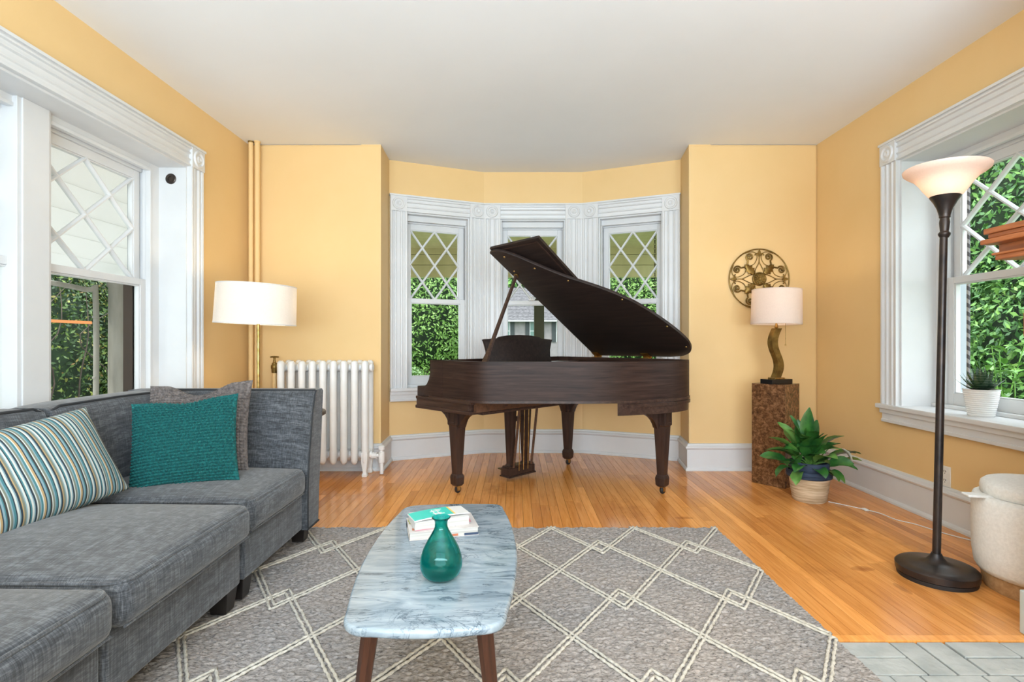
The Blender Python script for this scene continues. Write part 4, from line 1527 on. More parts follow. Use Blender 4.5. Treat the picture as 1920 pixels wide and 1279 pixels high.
# ================================================================== WALL MEDALLION
md = thing('wall_medallion', 'round dark gold scrollwork metal medallion hanging on the yellow wall', 'wall art', (2.052, 4.485, 1.612))
RM = .252
circ = lambda r_, n_=48, y_=0: [(r_ * math.cos(2 * PI * i / n_), y_, r_ * math.sin(2 * PI * i / n_)) for i in range(n_)]
MB().tube(circ(RM, 64), .0055, 8, closed=True).build('outer_ring', M['brassd'], md)
mb = MB()
Q = RX(PI / 2)
mb.lathe([(.001, .010), (.010, .012), (.013, .008), (.030, .012), (.044, .014), (.048, .010), (.052, .013), (.057, .010), (.058, .0), (.057, -.006)], 32, Q)
ro = mb.build('rosette', M['brassd'], md)
for k in range(12):
    a = 2 * PI * k / 12
    MB().rbox((.014, -.020, -.006), (.045, -.010, .006), .005, 2, M=RY(a)).build('rosette_petal', M['brassd'], ro, weld=True)


def curl(cx, cz, r0, a0, turns, sgn, n_=26, sh_=.12):
    return [(cx + r0 * (1 - (1 - sh_) * t) * math.cos(a0 + sgn * turns * 2 * PI * t), 0, cz + r0 * (1 - (1 - sh_) * t) * math.sin(a0 + sgn * turns * 2 * PI * t)) for t in [i / n_ for i in range(n_ + 1)]]


for k in range(4):
    A = RY(k * PI / 2)
    # teardrop loop with a fleur-de-lis on its tip
    mb = MB()
    for s in (-1, 1):
        mb.tube(catmull([(s * .040, 0, .042), (s * .036, 0, .068), (s * .018, 0, .108), (s * .003, 0, .138), (0, 0, .165), (0, 0, .20)], 5), .0038, 6, A)
    mb.build('teardrop_loop', M['brassd'], md)
    mb = MB()
    pet = lambda L, W_: [(0, .0), (W_ * .6, L * .25), (W_, L * .5), (W_ * .6, L * .8), (0, L), (-W_ * .6, L * .8), (-W_, L * .5), (-W_ * .6, L * .25)]
    mb.loft([[(x_, e, .190 + z) for x_, z in pet(.056, .013)] for e in (-.007, .003)], A)
    for s in (-1, 1):
        mb.tube(catmull([(0, -.002, .188), (s * .012, -.002, .205), (s * .024, -.002, .214), (s * .034, -.002, .206), (s * .036, -.002, .198)], 4), [.004] * 4 + [.006] * 8 + [.0055] * 4 + [.003], 6, A)
    mb.build('fleur', M['brassd'], md)
    # acanthus leaf on the diagonal
    D = RY(k * PI / 2 + PI / 4)
    lf = [(0, .055)]
    half = []
    for i in range(13):
        t = i / 12
        wv = (.010 + .022 * math.sin(PI * min(1, t * 1.05)) ** .8) * (1 + .28 * math.sin(t * PI * 7.5))
        half.append((wv, .060 + .105 * t))
    poly = [(x_, z) for x_, z in half] + [(0, .172)] + [(-x_, z) for x_, z in half[::-1]]
    mb = MB().loft([[(x_ * sc, e, z) for x_, z in poly] for e, sc in ((-.010, .55), (-.005, 1), (.003, 1))], D)
    mb.build('acanthus_leaf', M['brassd'], md, smooth=60)
    for s in (-1, 1):
        # C scroll that leaves the leaf and curls up next to the ring
        mb = MB()
        cx, cz = s * .076, .186
        c0 = curl(cx, cz, .034, (PI + .3) if s > 0 else -.3, 1.55, -s)
        pts = [(s * .006, 0, .150), (s * .020, 0, .160)] + c0
        rr_ = [.006, .007] + [.0068 - .001 * i / 26 + (.004 * (i / 26) ** 3) for i in range(27)]
        mb.tube(pts, rr_, 7, D)
        mb.build('scroll', M['brassd'], md)
        mb = MB().tube(catmull([(s * .012, .001, .140), (s * .062, .001, .120), (s * .118, .001, .142), (s * .132, .001, .180), (s * .110, .001, .215), (s * .07, .001, .236)], 6), .0034, 6, D)
        mb.build('scroll_arc', M['brassd'], md)

# ================================================================== PEACE LILY IN A BASKET
def leaf_mesh(L, W_, droop, n_=7, fold=.25, curlz=0, base=.04):
    """pointed leaf growing along +x and arching down"""
    v, f = [], []
    cx = cz = 0.0
    for i in range(n_ + 1):
        t = i / n_
        if i:
            a = -droop * 1.5 * (t - .5 / n_) + .25 * droop
            cx += L / n_ * math.cos(a)
            cz += L / n_ * math.sin(a)
        x_, z_ = cx, cz
        wv = W_ / 2 * min(1, 1.18 * math.sin(PI * min(1, max(0, (t * .98 + .02)) ** .95)) ** .85) * (1 if t < 1 else 0) + .0004
        wz = .10 * W_ * math.sin(t * 8.0 + W_ * 300)
        v += [(x_, wv, z_ + wv * fold + wz * t), (x_, 0, z_ - .15 * wv), (x_, -wv, z_ + wv * fold - wz * t)]
    for i in range(n_):
        for j in (0, 1):
            f.append((i * 3 + j, (i + 1) * 3 + j, (i + 1) * 3 + j + 1, i * 3 + j + 1))
    return v, f


pl = thing('peace_lily', 'peace lily with glossy leaves in a seagrass basket with navy rim', 'plant', (2.015, 3.655, 0))
MB().lathe([(.001, 0), (.098, 0), (.106, .01), (.118, .09), (.128, .168)], 36).build('basket', M['jute'], pl)
MB().lathe([(.128, .160), (.140, .165), (.142, .20), (.136, .212), (.128, .205)], 36, cap=False).build('basket_rim', M['navy'], pl, label='navy woven rim folded outwards')
MB().lathe([(.118, .19), (.124, .262), (.120, .268), (.112, .262), (.108, .235)], 36, cap=False).build('inner_pot', M['navy'], pl)
MB().lathe([(.001, .238), (.112, .236)], 24, cap=False).build('soil', M['soil'], pl)
rl = random.Random(12)
KL, KW = 1.30, 1.28
# (direction, rise of the blade, length, width, height of the base, reach of the stalk, droop)
spec = [(100, 78, .20, .085, .30, .03, .35), (140, 66, .20, .075, .31, .05, .5), (60, 62, .17, .09, .33, .06, .4), (20, 50, .20, .085, .30, .07, .7),
        (-10, 40, .18, .075, .27, .10, .8), (-35, 30, .17, .07, .25, .11, .9), (165, 50, .19, .07, .29, .06, .6), (185, 40, .19, .07, .27, .08, .8),
        (205, 30, .19, .065, .25, .10, .9), (225, 22, .17, .06, .24, .10, .9), (250, 45, .17, .07, .28, .05, .8), (280, 40, .18, .07, .27, .06, .8),
        (300, 55, .17, .07, .29, .04, .6), (320, 25, .18, .065, .24, .11, .8), (260, 15, .14, .06, .23, .09, 1.0), (290, 10, .15, .06, .22, .10, 1.0),
        (340, 20, .19, .06, .27, .13, .5), (5, 25, .20, .06, .28, .14, .5), (170, 20, .18, .06, .26, .14, .5), (195, 5, .15, .055, .23, .14, 1.0),
        (80, 85, .24, .08, .32, .02, .2), (115, 60, .19, .08, .30, .04, .6), (270, 65, .18, .07, .30, .03, .5), (235, 60, .20, .07, .29, .04, .6),
        (40, 75, .19, .08, .31, .04, .3), (310, 5, .14, .06, .21, .11, 1.1), (215, 0, .15, .06, .21, .12, 1.1), (150, 80, .22, .075, .30, .03, .25)]
for k in range(26):
    q = k / 25
    spec.append((rl.uniform(0, 360), 20 + 58 * q + rl.uniform(-8, 8), rl.uniform(.11, .16), rl.uniform(.048, .062), .25 + .10 * q + rl.uniform(-.02, .03), rl.uniform(.02, .10) * (1.15 - q), rl.uniform(.5, 1.1)))
for i, (az, el, L, W_, hz, rch, dr) in enumerate(spec):
    v, f = leaf_mesh(L * (KL if el > 35 else 1), W_ * (KW if el > 20 else 1.3), dr)
    a, e = R(az + rl.uniform(-6, 6)), R(el)
    Q = T(rch * math.cos(a), rch * math.sin(a), hz) @ RZ(a) @ RY(-e) @ RX(rl.uniform(-.8, .8))
    lf = MB().add(v, f, Q).build('leaf', M['leaf2'] if i % 5 == 1 else M['leaf'], pl, smooth=180, recalc=False)
    MB().tube(catmull([(.02 * math.cos(a), .02 * math.sin(a), .235), (rch * .5 * math.cos(a), rch * .5 * math.sin(a), hz * .6 + .235 * .4), (rch * math.cos(a), rch * math.sin(a), hz)], 3), .0035, 5).build('stalk', M['leaf2'], lf)
v, f = leaf_mesh(.12, .05, .7, fold=.6)
MB().add(v, f, T(.175, -.075, .365) @ RZ(R(-20)) @ RY(R(40))).build('spathe', M['petal'], pl, smooth=180, recalc=False, label='white hooded flower')
MB().tube([(.02, 0, .24), (.11, -.04, .36), (.176, -.075, .366)], .003, 5).build('flower_stalk', M['leaf2'], pl)

# ================================================================== ALOE ON THE SILL
m = M['aloe'] = mat('banded_aloe_leaf', (.04, .09, .05), .4)
n = noisef(m, coords(m, (1, 1, 1)), 9, 3)
wv = nd(m, 'ShaderNodeTexWave', bands_direction='Z')
wv.inputs['Scale'].default_value = 22
wv.inputs['Distortion'].default_value = 4
lk(m, coords(m), wv.inputs['Vector'])
lk(m, mixc(m, ramp(m, wv.outputs[1], [(.86, (0, 0, 0)), (.97, (.22, .22, .22))]), ramp(m, n, [(.35, (.012, .045, .025)), (.6, (.035, .085, .03)), (.75, (.12, .17, .03))]), (.55, .6, .5)), BS(m).inputs['Base Color'])
al = thing('potted_aloe', 'spiky dark green aloe in a white ribbed pot on the right sill', 'plant', (2.652, 3.035, ZO0))
pr = [(.001, 0), (.058, 0)]
for i in range(12):
    z = .006 + .0115 * i
    r_ = .060 + .024 * (z / .15)
    pr += [(r_, z), (r_ + .0022, z + .003), (r_ + .0022, z + .006), (r_, z + .009)]
pr += [(.0845, .148), (.0855, .154), (.081, .154), (.078, .138)]
MB().lathe(pr, 40, cap=False).build('pot', M['ceramic'], al, smooth=60)
MB().lathe([(.001, .140), (.080, .137)], 24, cap=False).build('soil', M['soil'], al)
ra = random.Random(4)
for i in range(38):
    q = i / 37
    az = i * 2.39996
    el = R(24 + 58 * q)
    L = .128 - .02 * q + ra.uniform(-.012, .012)
    wd_ = .0165 + .003 * (1 - q)
    Q = T(.012 * math.cos(az), .012 * math.sin(az), .142 + .022 * q) @ RZ(az) @ RY(-el)
    rings = []
    for t in (0, .15, .4, .65, .85, 1):
        w_ = wd_ * (1 - t ** 1.6) * (1.0 if t > 0 else .8) + .0006
        zz = .012 * L / .14 * math.sin(PI * t) * -.5 + .10 * L * t * t
        rings.append([(L * t, w_, zz + .004 * (1 - t)), (L * t, 0, zz + .001), (L * t, -w_, zz + .004 * (1 - t)), (L * t, 0, zz - .007 * (1 - t))])
    MB().loft(rings, Q).build('leaf', M['aloe'], al, smooth=60)

# ================================================================== OTTOMAN, OUTLET, CABLE
ot = thing('storage_ottoman', 'round cream boucle ottoman with a lid at the right wall', 'ottoman', (2.275, 2.30, 0))
MB().lathe([(.001, 0), (.195, 0), (.200, .01), (.205, .075), (.200, .08)], 48).build('plinth', M['palewood'], ot)
MB().lathe([(.195, .070), (.215, .072), (.228, .095), (.236, .16), (.238, .30), (.236, .385), (.230, .402), (.218, .408), (.200, .406), (.001, .404)], 56).build('body', M['boucle'], ot, smooth=180)
MB().lathe([(.198, .404), (.206, .412), (.208, .438), (.204, .456), (.190, .468), (.12, .474), (.001, .476)], 56).build('lid', M['boucle'], ot, smooth=180)
mb = MB()
mb.rbox((-.292, -.030, .400), (-.195, .030, .412), .006, 4, M=RZ(R(-12)))
mb.build('pull_tab', M['boucle'], ot, weld=True)

ol = thing('wall_outlet', 'white duplex wall outlet above the right baseboard', 'outlet', (XR, 3.155, .288), R(-90))
MB().rbox((-.037, -.007, -.060), (.037, .0, .060), .005, 3).build('cover_plate', M['plastic'], ol, weld=True)
for z in (-.026, .026):
    r_ = MB().lathe([(.001, .0085), (.016, .0085), (.017, .006)], 20, T(0, 0, z) @ RX(PI / 2), cap=False).build('receptacle', M['plastic'], ol)
    for b_ in ((-.0075, -.004), (.0045, .008)):
        MB().box((b_[0], -.0092, z - .001), (b_[1], -.0084, z + .010)).build('slot', M['slot'], r_, smooth=0)
    MB().lathe([(.001, .0092), (.0028, .0092), (.0028, .008)], 10, T(0, 0, z - .008) @ RX(PI / 2)).build('slot', M['slot'], r_)

cp = catmull([(2.115, 3.60, .004), (2.20, 3.50, .004), (2.29, 3.37, .004), (2.31, 3.24, .004), (2.37, 3.15, .004), (2.42, 3.0, .004), (2.49, 2.88, .004)], 8)
cb = MB().tube(cp, .0028, 6).build('power_cable', M['plastic'], None)
tag(cb, 'thin white power cable on the floor between the plant basket and right wall', 'cable')
mb = MB().rbox((2.235, 3.405, .001), (2.26, 3.445, .012), .004, 3).build('inline_switch', M['plastic'], cb, weld=True)

# ================================================================== HEARTH AND MANTEL
he = empty('floor_hearth', kind='structure')
MB().box((.9, 1.0, -.10), (XR, 1.930, -.022)).build('mortar_bed', M['mortar'], he, smooth=0)
rb = random.Random(9)
g_ = .008


def brick(x0, x1, y0, y1):
    j = lambda: rb.uniform(-.0015, .0015)
    z = rb.uniform(-.003, .001)
    mb = MB().box((x0 + g_ / 2 + j(), y0 + g_ / 2 + j(), -.028), (x1 - g_ / 2 + j(), y1 - g_ / 2 + j(), z))
    mb.build('brick', M['brick'], he, smooth=0, bevel=.003)


y = 1.928
bw, bl = .098, .200
# pairs laid across and pairs laid lengthwise, as in a basket weave
for r_ in range(3):
    yt = y - r_ * bw * 2
    x_ = 1.115 - (.0 if r_ % 2 == 0 else .0)
    flip = r_ % 2
    k = 0
    while x_ < 2.5:
        if (k + flip) % 2 == 0:
            L = .232 if (r_ == 0 and k == 0) else bl
            brick(x_, min(x_ + L, 2.55), yt - bw, yt)
            brick(x_, min(x_ + L, 2.55), yt - 2 * bw, yt - bw)
            x_ += L
        else:
            brick(x_, x_ + bw, yt - 2 * bw, yt)
            brick(x_ + bw, min(x_ + 2 * bw, 2.55), yt - 2 * bw, yt)
            x_ += 2 * bw
        k += 1
fp = thing('fireplace_mantel', 'red oak mantel shelf with stepped mouldings at the right edge of the frame', 'mantel', (1.95, 1.9, 0))
o = T(-1.95, -1.9, 0)
mb = MB()
for (a, b_) in (((1.755, .6, 1.482), (2.5, 2.0, 1.503)), ((1.762, .6, 1.466), (2.5, 1.988, 1.482))):
    mb.box(a, b_, o)
mb.build('shelf', M['mantel'], fp, smooth=0, bevel=.003)
mb = MB()
mb.box((1.742, .6, 1.443), (2.5, 2.0, 1.462), o)
mb.box((1.775, .6, 1.455), (2.5, 1.985, 1.468), o)
mb.build('shelf_moulding', M['mantel'], fp, smooth=0, bevel=.005)
mb = MB()
mb.box((1.80, .6, 1.395), (2.5, 1.985, 1.445), o)
mb.build('frieze', M['mantel'], fp, smooth=0, bevel=.002)
mb = MB()
mb.box((1.785, .6, 1.385), (2.5, 1.985, 1.405), o)
mb.box((1.775, .6, 1.403), (2.5, 1.99, 1.412), o)
mb.build('bed_moulding', M['mantel'], fp, smooth=0, bevel=.004)
mb = MB()
mb.box((1.882, 1.80, .162), (2.5, 1.965, 1.387), o)
mb.box((1.866, 1.815, 1.10), (1.9, 1.960, 1.19), o)
mb.build('pilaster', M['mantel_v'], fp, smooth=0, bevel=.004)
MB().box((1.876, 1.72, .0015), (2.5, 1.985, .161), o).build('plinth', M['plinth'], fp, smooth=0, bevel=.004)

# ================================================================== OUTSIDE
m = M['foliage'] = mat('tree_leaves', (.06, .16, .03), .55)
g = nd(m, 'ShaderNodeNewGeometry')
lk(m, ramp(m, g.outputs['Random Per Island'], [(0, (.022, .080, .020)), (.5, (.060, .165, .035)), (.85, (.12, .26, .05)), (1, (.20, .36, .08))]), BS(m).inputs['Base Color'])
M['pave'] = mat('pale_gravel', (.55, .53, .50), .9)
M['soffit'] = shade_mat('white_porch_panel', (.84, .84, .84), .24)
m = M['foliage_y'] = mat('bright_green_leaves', (.12, .25, .03), .5)  # light yellow-green, varied at random per leaf
g = nd(m, 'ShaderNodeNewGeometry')
lk(m, ramp(m, g.outputs['Random Per Island'], [(0, (.085, .18, .035)), (.5, (.135, .255, .055)), (1, (.22, .36, .09))]), BS(m).inputs['Base Color'])
m = M['foliage_d'] = mat('dark_hedge_leaves', (.03, .07, .02), .5)  # dark green with some yellow and brown, random per leaf
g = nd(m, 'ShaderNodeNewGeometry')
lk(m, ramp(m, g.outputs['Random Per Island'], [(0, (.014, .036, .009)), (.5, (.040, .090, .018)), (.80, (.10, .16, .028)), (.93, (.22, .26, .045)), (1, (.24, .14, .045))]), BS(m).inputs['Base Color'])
M['core'] = vary(mat('inner_shade_green', (.008, .02, .006), .9), (.005, .014, .004), (.014, .036, .009), (1, 1, 1), 6)  # dark colour paints the shade in the gaps between leaves
M['bark'] = vary(mat('bark', (.05, .035, .025), .9), (.025, .017, .012), (.075, .055, .04), (1, 1, .3), 14)
M['lawn'] = vary(mat('lawn', (.06, .13, .03), .9), (.035, .085, .015), (.10, .18, .04), (1, 1, 1), 2, kind='World')
M['olive'] = vary(mat('olive_porch_paint', (.30, .27, .13), .6), (.42, .385, .19), (.50, .46, .24), (6, 1, 1), 1, kind='World')
M['post'] = mat('dark_olive_paint', (.035, .035, .014), .6)
M['siding'] = vary(mat('pale_mauve_siding', (.40, .36, .36), .7), (.145, .13, .135), (.19, .17, .175), (1, 1, 1), 2)
M['shingle'] = vary(mat('grey_shingles', (.2, .19, .2), .9), (.045, .043, .047), (.115, .108, .115), (2, 2, 6), 3)
M['shutter'] = mat('dark_shutter', (.015, .02, .022), .6)
M['farglass'] = mat('far_window', (.09, .15, .135), .15)
M['columnp'] = vary(mat('grey_column_paint', (.3, .29, .26), .6), (.20, .19, .165), (.28, .27, .24), (3, 3, .5), 4)
M['farwhite'] = mat('far_white_trim', (.36, .37, .38), .6)
M['porchwhite'] = vary(mat('white_porch_boards', (.80, .80, .79), .6), (.72, .72, .71), (.82, .82, .815), (2, 2, 2), 5, .3, .42)

MB().box((-80, 5.7, -.62), (80, 120, -.60)).add([(-80, -20, -.62), (-2.6, -20, -.62), (-2.6, 5.7, -.62), (-80, 5.7, -.62)], [(0, 1, 2, 3)]).add([(2.9, -20, -.62), (80, -20, -.62), (80, 5.7, -.62), (2.9, 5.7, -.62)], [(0, 1, 2, 3)]).build('ground', M['lawn'], smooth=0, kind='structure')


def crown(rs, blobs, n_, ls, out=.92):
    """leaf blades on a set of ellipsoids (centre, radii)"""
    w8 = np.array([b[1][0] * b[1][1] + b[1][1] * b[1][2] + b[1][0] * b[1][2] for b in blobs], float)
    k = rs.choice(len(blobs), n_, p=w8 / w8.sum())
    c = np.array([b[0] for b in blobs], float)[k]
    r_ = np.array([b[1] for b in blobs], float)[k]
    d = rs.normal(size=(n_, 3))
    d /= np.linalg.norm(d, axis=1)[:, None]
    p = c + d * r_ * (out + .16 * rs.rand(n_, 1) ** .7)
    nrm = d + rs.normal(size=(n_, 3)) * .55
    nrm /= np.linalg.norm(nrm, axis=1)[:, None]
    a = np.cross(nrm, rs.normal(size=(n_, 3)))
    a /= np.linalg.norm(a, axis=1)[:, None] + 1e-9
    b = np.cross(nrm, a)
    L = ls * (.6 + .8 * rs.rand(n_, 1))
    V = np.stack([p - a * L, p + b * L * .42 - nrm * L * .12, p + a * L, p - b * L * .42 - nrm * L * .12], 1).reshape(-1, 3)
    F = np.arange(n_ * 4).reshape(-1, 4)
    return V, F


def leaf_obj(V, F, name, mt, parent):
    me = bpy.data.meshes.new(name)
    me.vertices.add(len(V))
    me.vertices.foreach_set('co', V.astype(np.float32).ravel())
    me.loops.add(F.size)
    me.loops.foreach_set('vertex_index', F.ravel().astype(np.int32))
    me.polygons.add(len(F))
    me.polygons.foreach_set('loop_start', np.arange(0, F.size, 4, dtype=np.int32))
    me.update()
    me.validate()
    me.materials.append(mt)
    o = bpy.data.objects.new(name, me)
    COL.objects.link(o)
    o.parent = parent
    o['kind'] = 'stuff'
    return o


def tree(name, label, cat, loc, blobs, n_, ls, mt, trunk, seed, group=None):
    t = thing(name, label, cat, loc, group=group)
    rs = np.random.RandomState(seed)
    sub = []
    for c, r_ in blobs:
        for _ in range(24):
            d = rs.normal(size=3)
            d /= np.linalg.norm(d)
            q = .24 + .15 * rs.rand()
            sub.append((tuple(np.array(c) + d * np.array(r_) * (1 - q * .8)), tuple(np.array(r_) * q)))
    V, F = crown(rs, sub, n_ // 2, ls)
    V2, F2 = crown(rs, blobs, n_ // 2, ls, .93)
    F = np.concatenate([F, F2 + len(V)])
    V = np.concatenate([V, V2])
    leaf_obj(V, F, 'foliage', mt, t)
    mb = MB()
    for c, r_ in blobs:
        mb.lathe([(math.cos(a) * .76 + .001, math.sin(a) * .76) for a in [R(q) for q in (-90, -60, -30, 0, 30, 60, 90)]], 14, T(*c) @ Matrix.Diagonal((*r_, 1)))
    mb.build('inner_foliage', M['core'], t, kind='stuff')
    if trunk:
        MB().tube([(0, 0, -.62), (.05, 0, .6), (0, .02, trunk)], [.16, .12, .08], 8).build('trunk', M['bark'], t)
    return t


# the porch outside the bay
po = empty('porch_roof', kind='structure')
nb = 14
for i in range(nb):
    y0 = 5.75 + i * .19
    MB().box((-2.9, y0 + .004, 2.53), (3.0, y0 + .186, 2.55)).build('ceiling_board', M['olive'], po, smooth=0)
MB().box((-2.9, 5.6, 2.56), (3.0, 8.6, 2.62)).build('roof_deck', M['olive'], po, smooth=0)
for k, (z0, z1, yy) in enumerate(((2.09, 2.27, 8.23), (2.276, 2.43, 8.225), (2.436, 2.56, 8.20))):
    MB().box((-2.9, yy, z0), (3.0, yy + .12, z1)).build('fascia_board', M['olive'], po, smooth=0)
MB().box((-2.9, 5.55, -.30), (3.0, 8.4, -.22)).build('floor_porch', M['pave'], smooth=0, kind='structure')
pp = thing('porch_post', 'dark olive square porch post seen through the middle bay window', 'post', (.37, 8.30, -.22))
MB().box((-.078, -.07, 0), (.078, .07, 2.31)).build('shaft', M['post'], pp, smooth=0, bevel=.01)
MB().box((-.10, -.09, 0), (.10, .09, .16)).build('base_block', M['post'], pp, smooth=0, bevel=.01)
ch = thing('hanging_chain', 'dark porch chain hanging outside the right bay window', 'chain', (1.86, 7.1, 2.53))
z = 0
k = 0
lk0 = None
while z > -.78:
    if lk0 is None:
        a_ = [(.011 * math.cos(q * PI / 5), 0, .019 * math.sin(q * PI / 5)) for q in range(10)]
        lk0 = MB().tube(a_, .0035, 5, closed=True).build('chain_link', M['bronze'], ch)
        c = lk0
    else:
        c = dup(lk0, parent=ch)
    c.location = (0, 0, z - .019)
    c.rotation_euler = (0, 0, PI / 2 * (k % 2))
    z -= .031
    k += 1

tree('leafy_tree', 'bright green tree filling the left bay window', 'tree', (-2.5, 15.2, 0), [((0, 0, 2.0), (1.5, 1.2, 2.3)), ((-.9, .6, 3.4), (1.6, 1.2, 1.6)), ((.75, .5, 1.3), (.7, .9, 1.6))], 60000, .046, M['foliage_y'], 1.5, 1)
tree('leafy_tree', 'bright green tree filling the right bay window', 'tree', (3.6, 15.5, 0), [((0, 0, 2.2), (1.7, 1.3, 2.4)), ((1.2, .5, 3.0), (1.6, 1.2, 1.8)), ((-.6, .8, 3.4), (1.1, 1.0, 1.1))], 60000, .046, M['foliage_y'], 1.5, 2)
tree('leafy_tree', 'tall far tree rising behind the grey-roofed house', 'tree', (.5, 62, 0), [((0, 0, 6.5), (9, 3, 6.5)), ((9, 2, 5), (7, 3, 6)), ((-10, 2, 5), (7, 3, 6))], 16000, .34, M['foliage'], 4, 3)

ho = thing('house', 'distant house with grey shingle roof and dark shutters', 'house', (0, 40, -.6))
MB().box((-7, 0, 0), (6.5, 6, 3.45)).build('wall', M['siding'], ho, smooth=0)
mb = MB()
for i in range(10):
    y0, y1_ = -.5 + i * .35, -.5 + (i + 1) * .35
    z0, z1 = 3.35 + i * .275, 3.35 + (i + 1) * .275
    mb.add([(-7.4, y0, z0), (6.9, y0, z0), (6.9, y1_ + .03, z1), (-7.4, y1_ + .03, z1), (-7.4, y0, z0 - .06), (6.9, y0, z0 - .06)], [(0, 1, 2, 3), (0, 4, 5, 1)])
mb.build('roof', M['shingle'], ho, smooth=0, recalc=False)
mb = MB().add([(-7, 0, 3.4), (-7, 6, 3.4), (-7, 3, 6.1), (6.5, 0, 3.4), (6.5, 6, 3.4), (6.5, 3, 6.1), (-7.4, 6.5, 3.3), (6.9, 6.5, 3.3), (-7.4, 3.0, 6.1), (6.9, 3.0, 6.1)], [(0, 1, 2), (3, 5, 4), (6, 7, 9, 8)]).build('gable', M['siding'], ho, smooth=0)
MB().box((-7.4, -.52, 3.22), (6.9, -.44, 3.32)).build('gutter', M['farwhite'], ho, smooth=0)
for wx in (-2.96, -.76, 1.46, 3.44, 5.4):
    f_ = MB().box((wx - .34, -.04, 1.75), (wx + .34, .02, 3.26)).build('window', M['farglass'], ho, smooth=0)
    MB().box((wx - .34, -.06, 2.50), (wx + .34, -.03, 2.56)).build('sash_bar', M['farwhite'], f_, smooth=0)
    mb = MB()
    for a, b_ in ((wx - .38, wx - .33), (wx + .33, wx + .38)):
        mb.box((a, -.07, 1.70), (b_, -.02, 3.3))
    mb.box((wx - .38, -.07, 3.25), (wx + .38, -.02, 3.3))
    mb.build('window_frame', M['farwhite'], f_, smooth=0)
    for a in (wx - .70, wx + .40):
        MB().box((a, -.08, 1.70), (a + .30, -.02, 3.3)).build('shutter', M['shutter'], ho, smooth=0)

# outside the left windows: white porch soffit, column, downspout, hedge
sf = empty('porch_soffit', kind='structure')
for i in range(7):
    a, b_ = i / 7, (i + 1) / 7
    q = [(-2.62 - 2.05 * t, 2.72 - .92 * t) for t in (a + .001, b_ - .001)]
    MB().loft([[(q[0][0], y_, q[0][1]), (q[1][0], y_, q[1][1]), (q[1][0], y_, q[1][1] + .03), (q[0][0], y_, q[0][1] + .03)] for y_ in (-6, 7.6)]).build('soffit_board', M['soffit'], sf, smooth=0)
MB().box((-4.74, -6, 1.775), (-4.66, 7.6, 1.90)).build('fascia_board', M['porchwhite'], sf, smooth=0)
co = thing('porch_column', 'pale grey porch column outside the left window', 'column', (-4.42, 5.95, -.6))
MB().lathe([(.15, 0), (.15, .12), (.11, .16), (.105, .6), (.097, 2.28), (.112, 2.30), (.112, 2.34)], 24).build('shaft', M['columnp'], co)
MB().box((-.16, -.16, 0), (.16, .16, .10)).build('base_block', M['columnp'], co, smooth=0, bevel=.01)
dsn = thing('downspout', 'pale grey downspout beside the pale grey porch column', 'pipe', (-4.50, 5.72, -.6))
MB().tube(catmull([(-.8, -1.0, 2.42), (-.45, -.55, 2.34), (-.06, -.06, 2.24), (0, 0, 2.16), (0, 0, .75), (0, 0, .42), (-.06, -.08, .33), (-.22, -.26, .26)], 5), .027, 12).build('pipe', M['columnp'], dsn)
for z in (.62, 1.3, 1.95):
    MB().lathe([(.028, -.012), (.031, -.009), (.031, .009), (.028, .012)], 14, T(0, 0, z)).build('strap', M['columnp'], dsn)
MB().box((-7.2, -8.0, -.60), (-2.56, 9.0, -.56)).build('bounce_ground', M['pave'], smooth=0, kind='structure')  # unseen pale ground added to bounce light up to the soffit
rlt = MB().box((-6.2, 6.2, 1.345), (-6.15, 7.75, 1.385)).build('reflection_bar', mat('orange_reflection', (.50, .16, .04), .6), None, smooth=0)  # orange bar added in place of a reflection in the window glass
tag(rlt, 'thin orange bar standing in for a reflection in the left window glass', 'reflection')
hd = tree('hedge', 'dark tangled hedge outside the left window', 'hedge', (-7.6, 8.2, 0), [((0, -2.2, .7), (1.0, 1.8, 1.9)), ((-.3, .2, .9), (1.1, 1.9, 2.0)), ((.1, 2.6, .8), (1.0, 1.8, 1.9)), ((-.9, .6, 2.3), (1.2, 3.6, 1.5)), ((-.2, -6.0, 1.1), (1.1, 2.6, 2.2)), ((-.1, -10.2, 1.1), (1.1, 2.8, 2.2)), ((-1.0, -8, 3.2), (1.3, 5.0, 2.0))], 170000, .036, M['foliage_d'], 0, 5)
rs_ = random.Random(5)
for k in range(12):
    y0 = rs_.uniform(-2.4, 2.4)
    pts = [(1.0, y0, -.5), (1.15, y0 + rs_.uniform(-.3, .3), .5), (1.1, y0 + rs_.uniform(-.8, .8), 1.2), (.95, y0 + rs_.uniform(-1.3, 1.3), 2.0)]
    MB().tube(catmull(pts, 4), [.014 - .0008 * i for i in range(13)], 6).build('branch', M['bark'], hd)

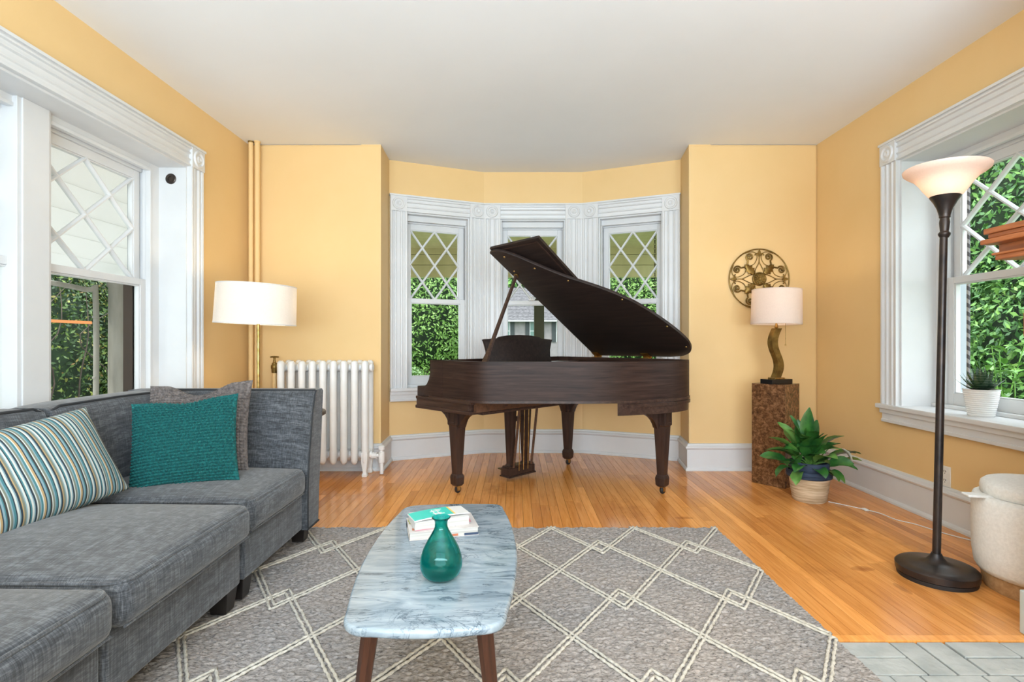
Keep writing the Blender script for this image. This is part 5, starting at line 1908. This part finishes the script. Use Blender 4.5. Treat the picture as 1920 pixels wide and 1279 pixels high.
# outside the right window
tree('vine_bank', 'tall bank of green creepers outside the right window', 'vine', (7.4, 8.0, 0), [((0, -1.2, 1.0), (1.1, 1.9, 1.8)), ((.1, 1.2, 1.2), (1.1, 1.8, 2.0)), ((.4, .2, 3.0), (1.2, 2.8, 1.7)), ((.9, 1.5, 4.6), (1.4, 2.8, 1.5))], 90000, .050, M['foliage'], 0, 6)
sb = thing('garden_shrub', 'light green leafy shrub just outside the right window', 'shrub', (4.12, 4.6, -.6))
rs_ = random.Random(21)
for k in range(19):
    bx, by = (rs_.uniform(-.30, .30), rs_.uniform(-.55, .45)) if k else (-.08, .02)
    hh = rs_.uniform(1.40, 1.74) if k else 2.02
    ex, ey = bx + rs_.uniform(-.2, .2), by + rs_.uniform(-.2, .2)
    st_ = MB().tube(catmull([(bx * .3, by * .5, 0), (bx * .8, by, .7), (ex, ey, hh)], 4), [.010, .0095, .009, .0085, .008, .007, .006, .005, .003], 5).build('stem', M['leaf2'], sb)
    for q in range(13):
        t = .50 + .50 * q / 12
        p = Vector((bx * .8 + (ex - bx * .8) * (t - .4) / .6, by + (ey - by) * (t - .4) / .6, .55 + (hh - .55) * (t - .4) / .6))
        az = q * 2.4 + k
        v, f = leaf_mesh(rs_.uniform(.10, .17), rs_.uniform(.05, .075), .7, 4)
        MB().add(v, f, T(*p) @ RZ(az) @ RY(R(rs_.uniform(-35, 15)))).build('leaf', M['foliage_y'] if False else M['leaf2'], sb, smooth=180, recalc=False)
m = M['rope'] = mat('striped_rope', (.5, .5, .5), .7)
tc = nd(m, 'ShaderNodeTexCoord')
sp_ = nd(m, 'ShaderNodeSeparateXYZ')
lk(m, tc.outputs['Object'], sp_.inputs[0])
at = nd(m, 'ShaderNodeMath', operation='ARCTAN2')
lk(m, sp_.outputs[1], at.inputs[0]); lk(m, sp_.outputs[0], at.inputs[1])
m1 = nd(m, 'ShaderNodeMath', operation='MULTIPLY_ADD')
lk(m, sp_.outputs[2], m1.inputs[0]); m1.inputs[1].default_value = 16
dv_ = nd(m, 'ShaderNodeMath', operation='DIVIDE')
lk(m, at.outputs[0], dv_.inputs[0]); dv_.inputs[1].default_value = 2 * PI
lk(m, dv_.outputs[0], m1.inputs[2])
fr_ = nd(m, 'ShaderNodeMath', operation='FRACT')
lk(m, m1.outputs[0], fr_.inputs[0])
lk(m, ramp(m, fr_.outputs[0], [(0, (.030, .026, .034)), (.5, (.17, .16, .175))], 'CONSTANT'), BS(m).inputs['Base Color'])
rp = thing('striped_rope', 'twisted dark and pale striped rope hanging outside the right window', 'rope', (3.31, 3.90, 0))
MB().lathe([(.014, -.6), (.014, 2.9)], 12).build('cord', M['rope'], rp)
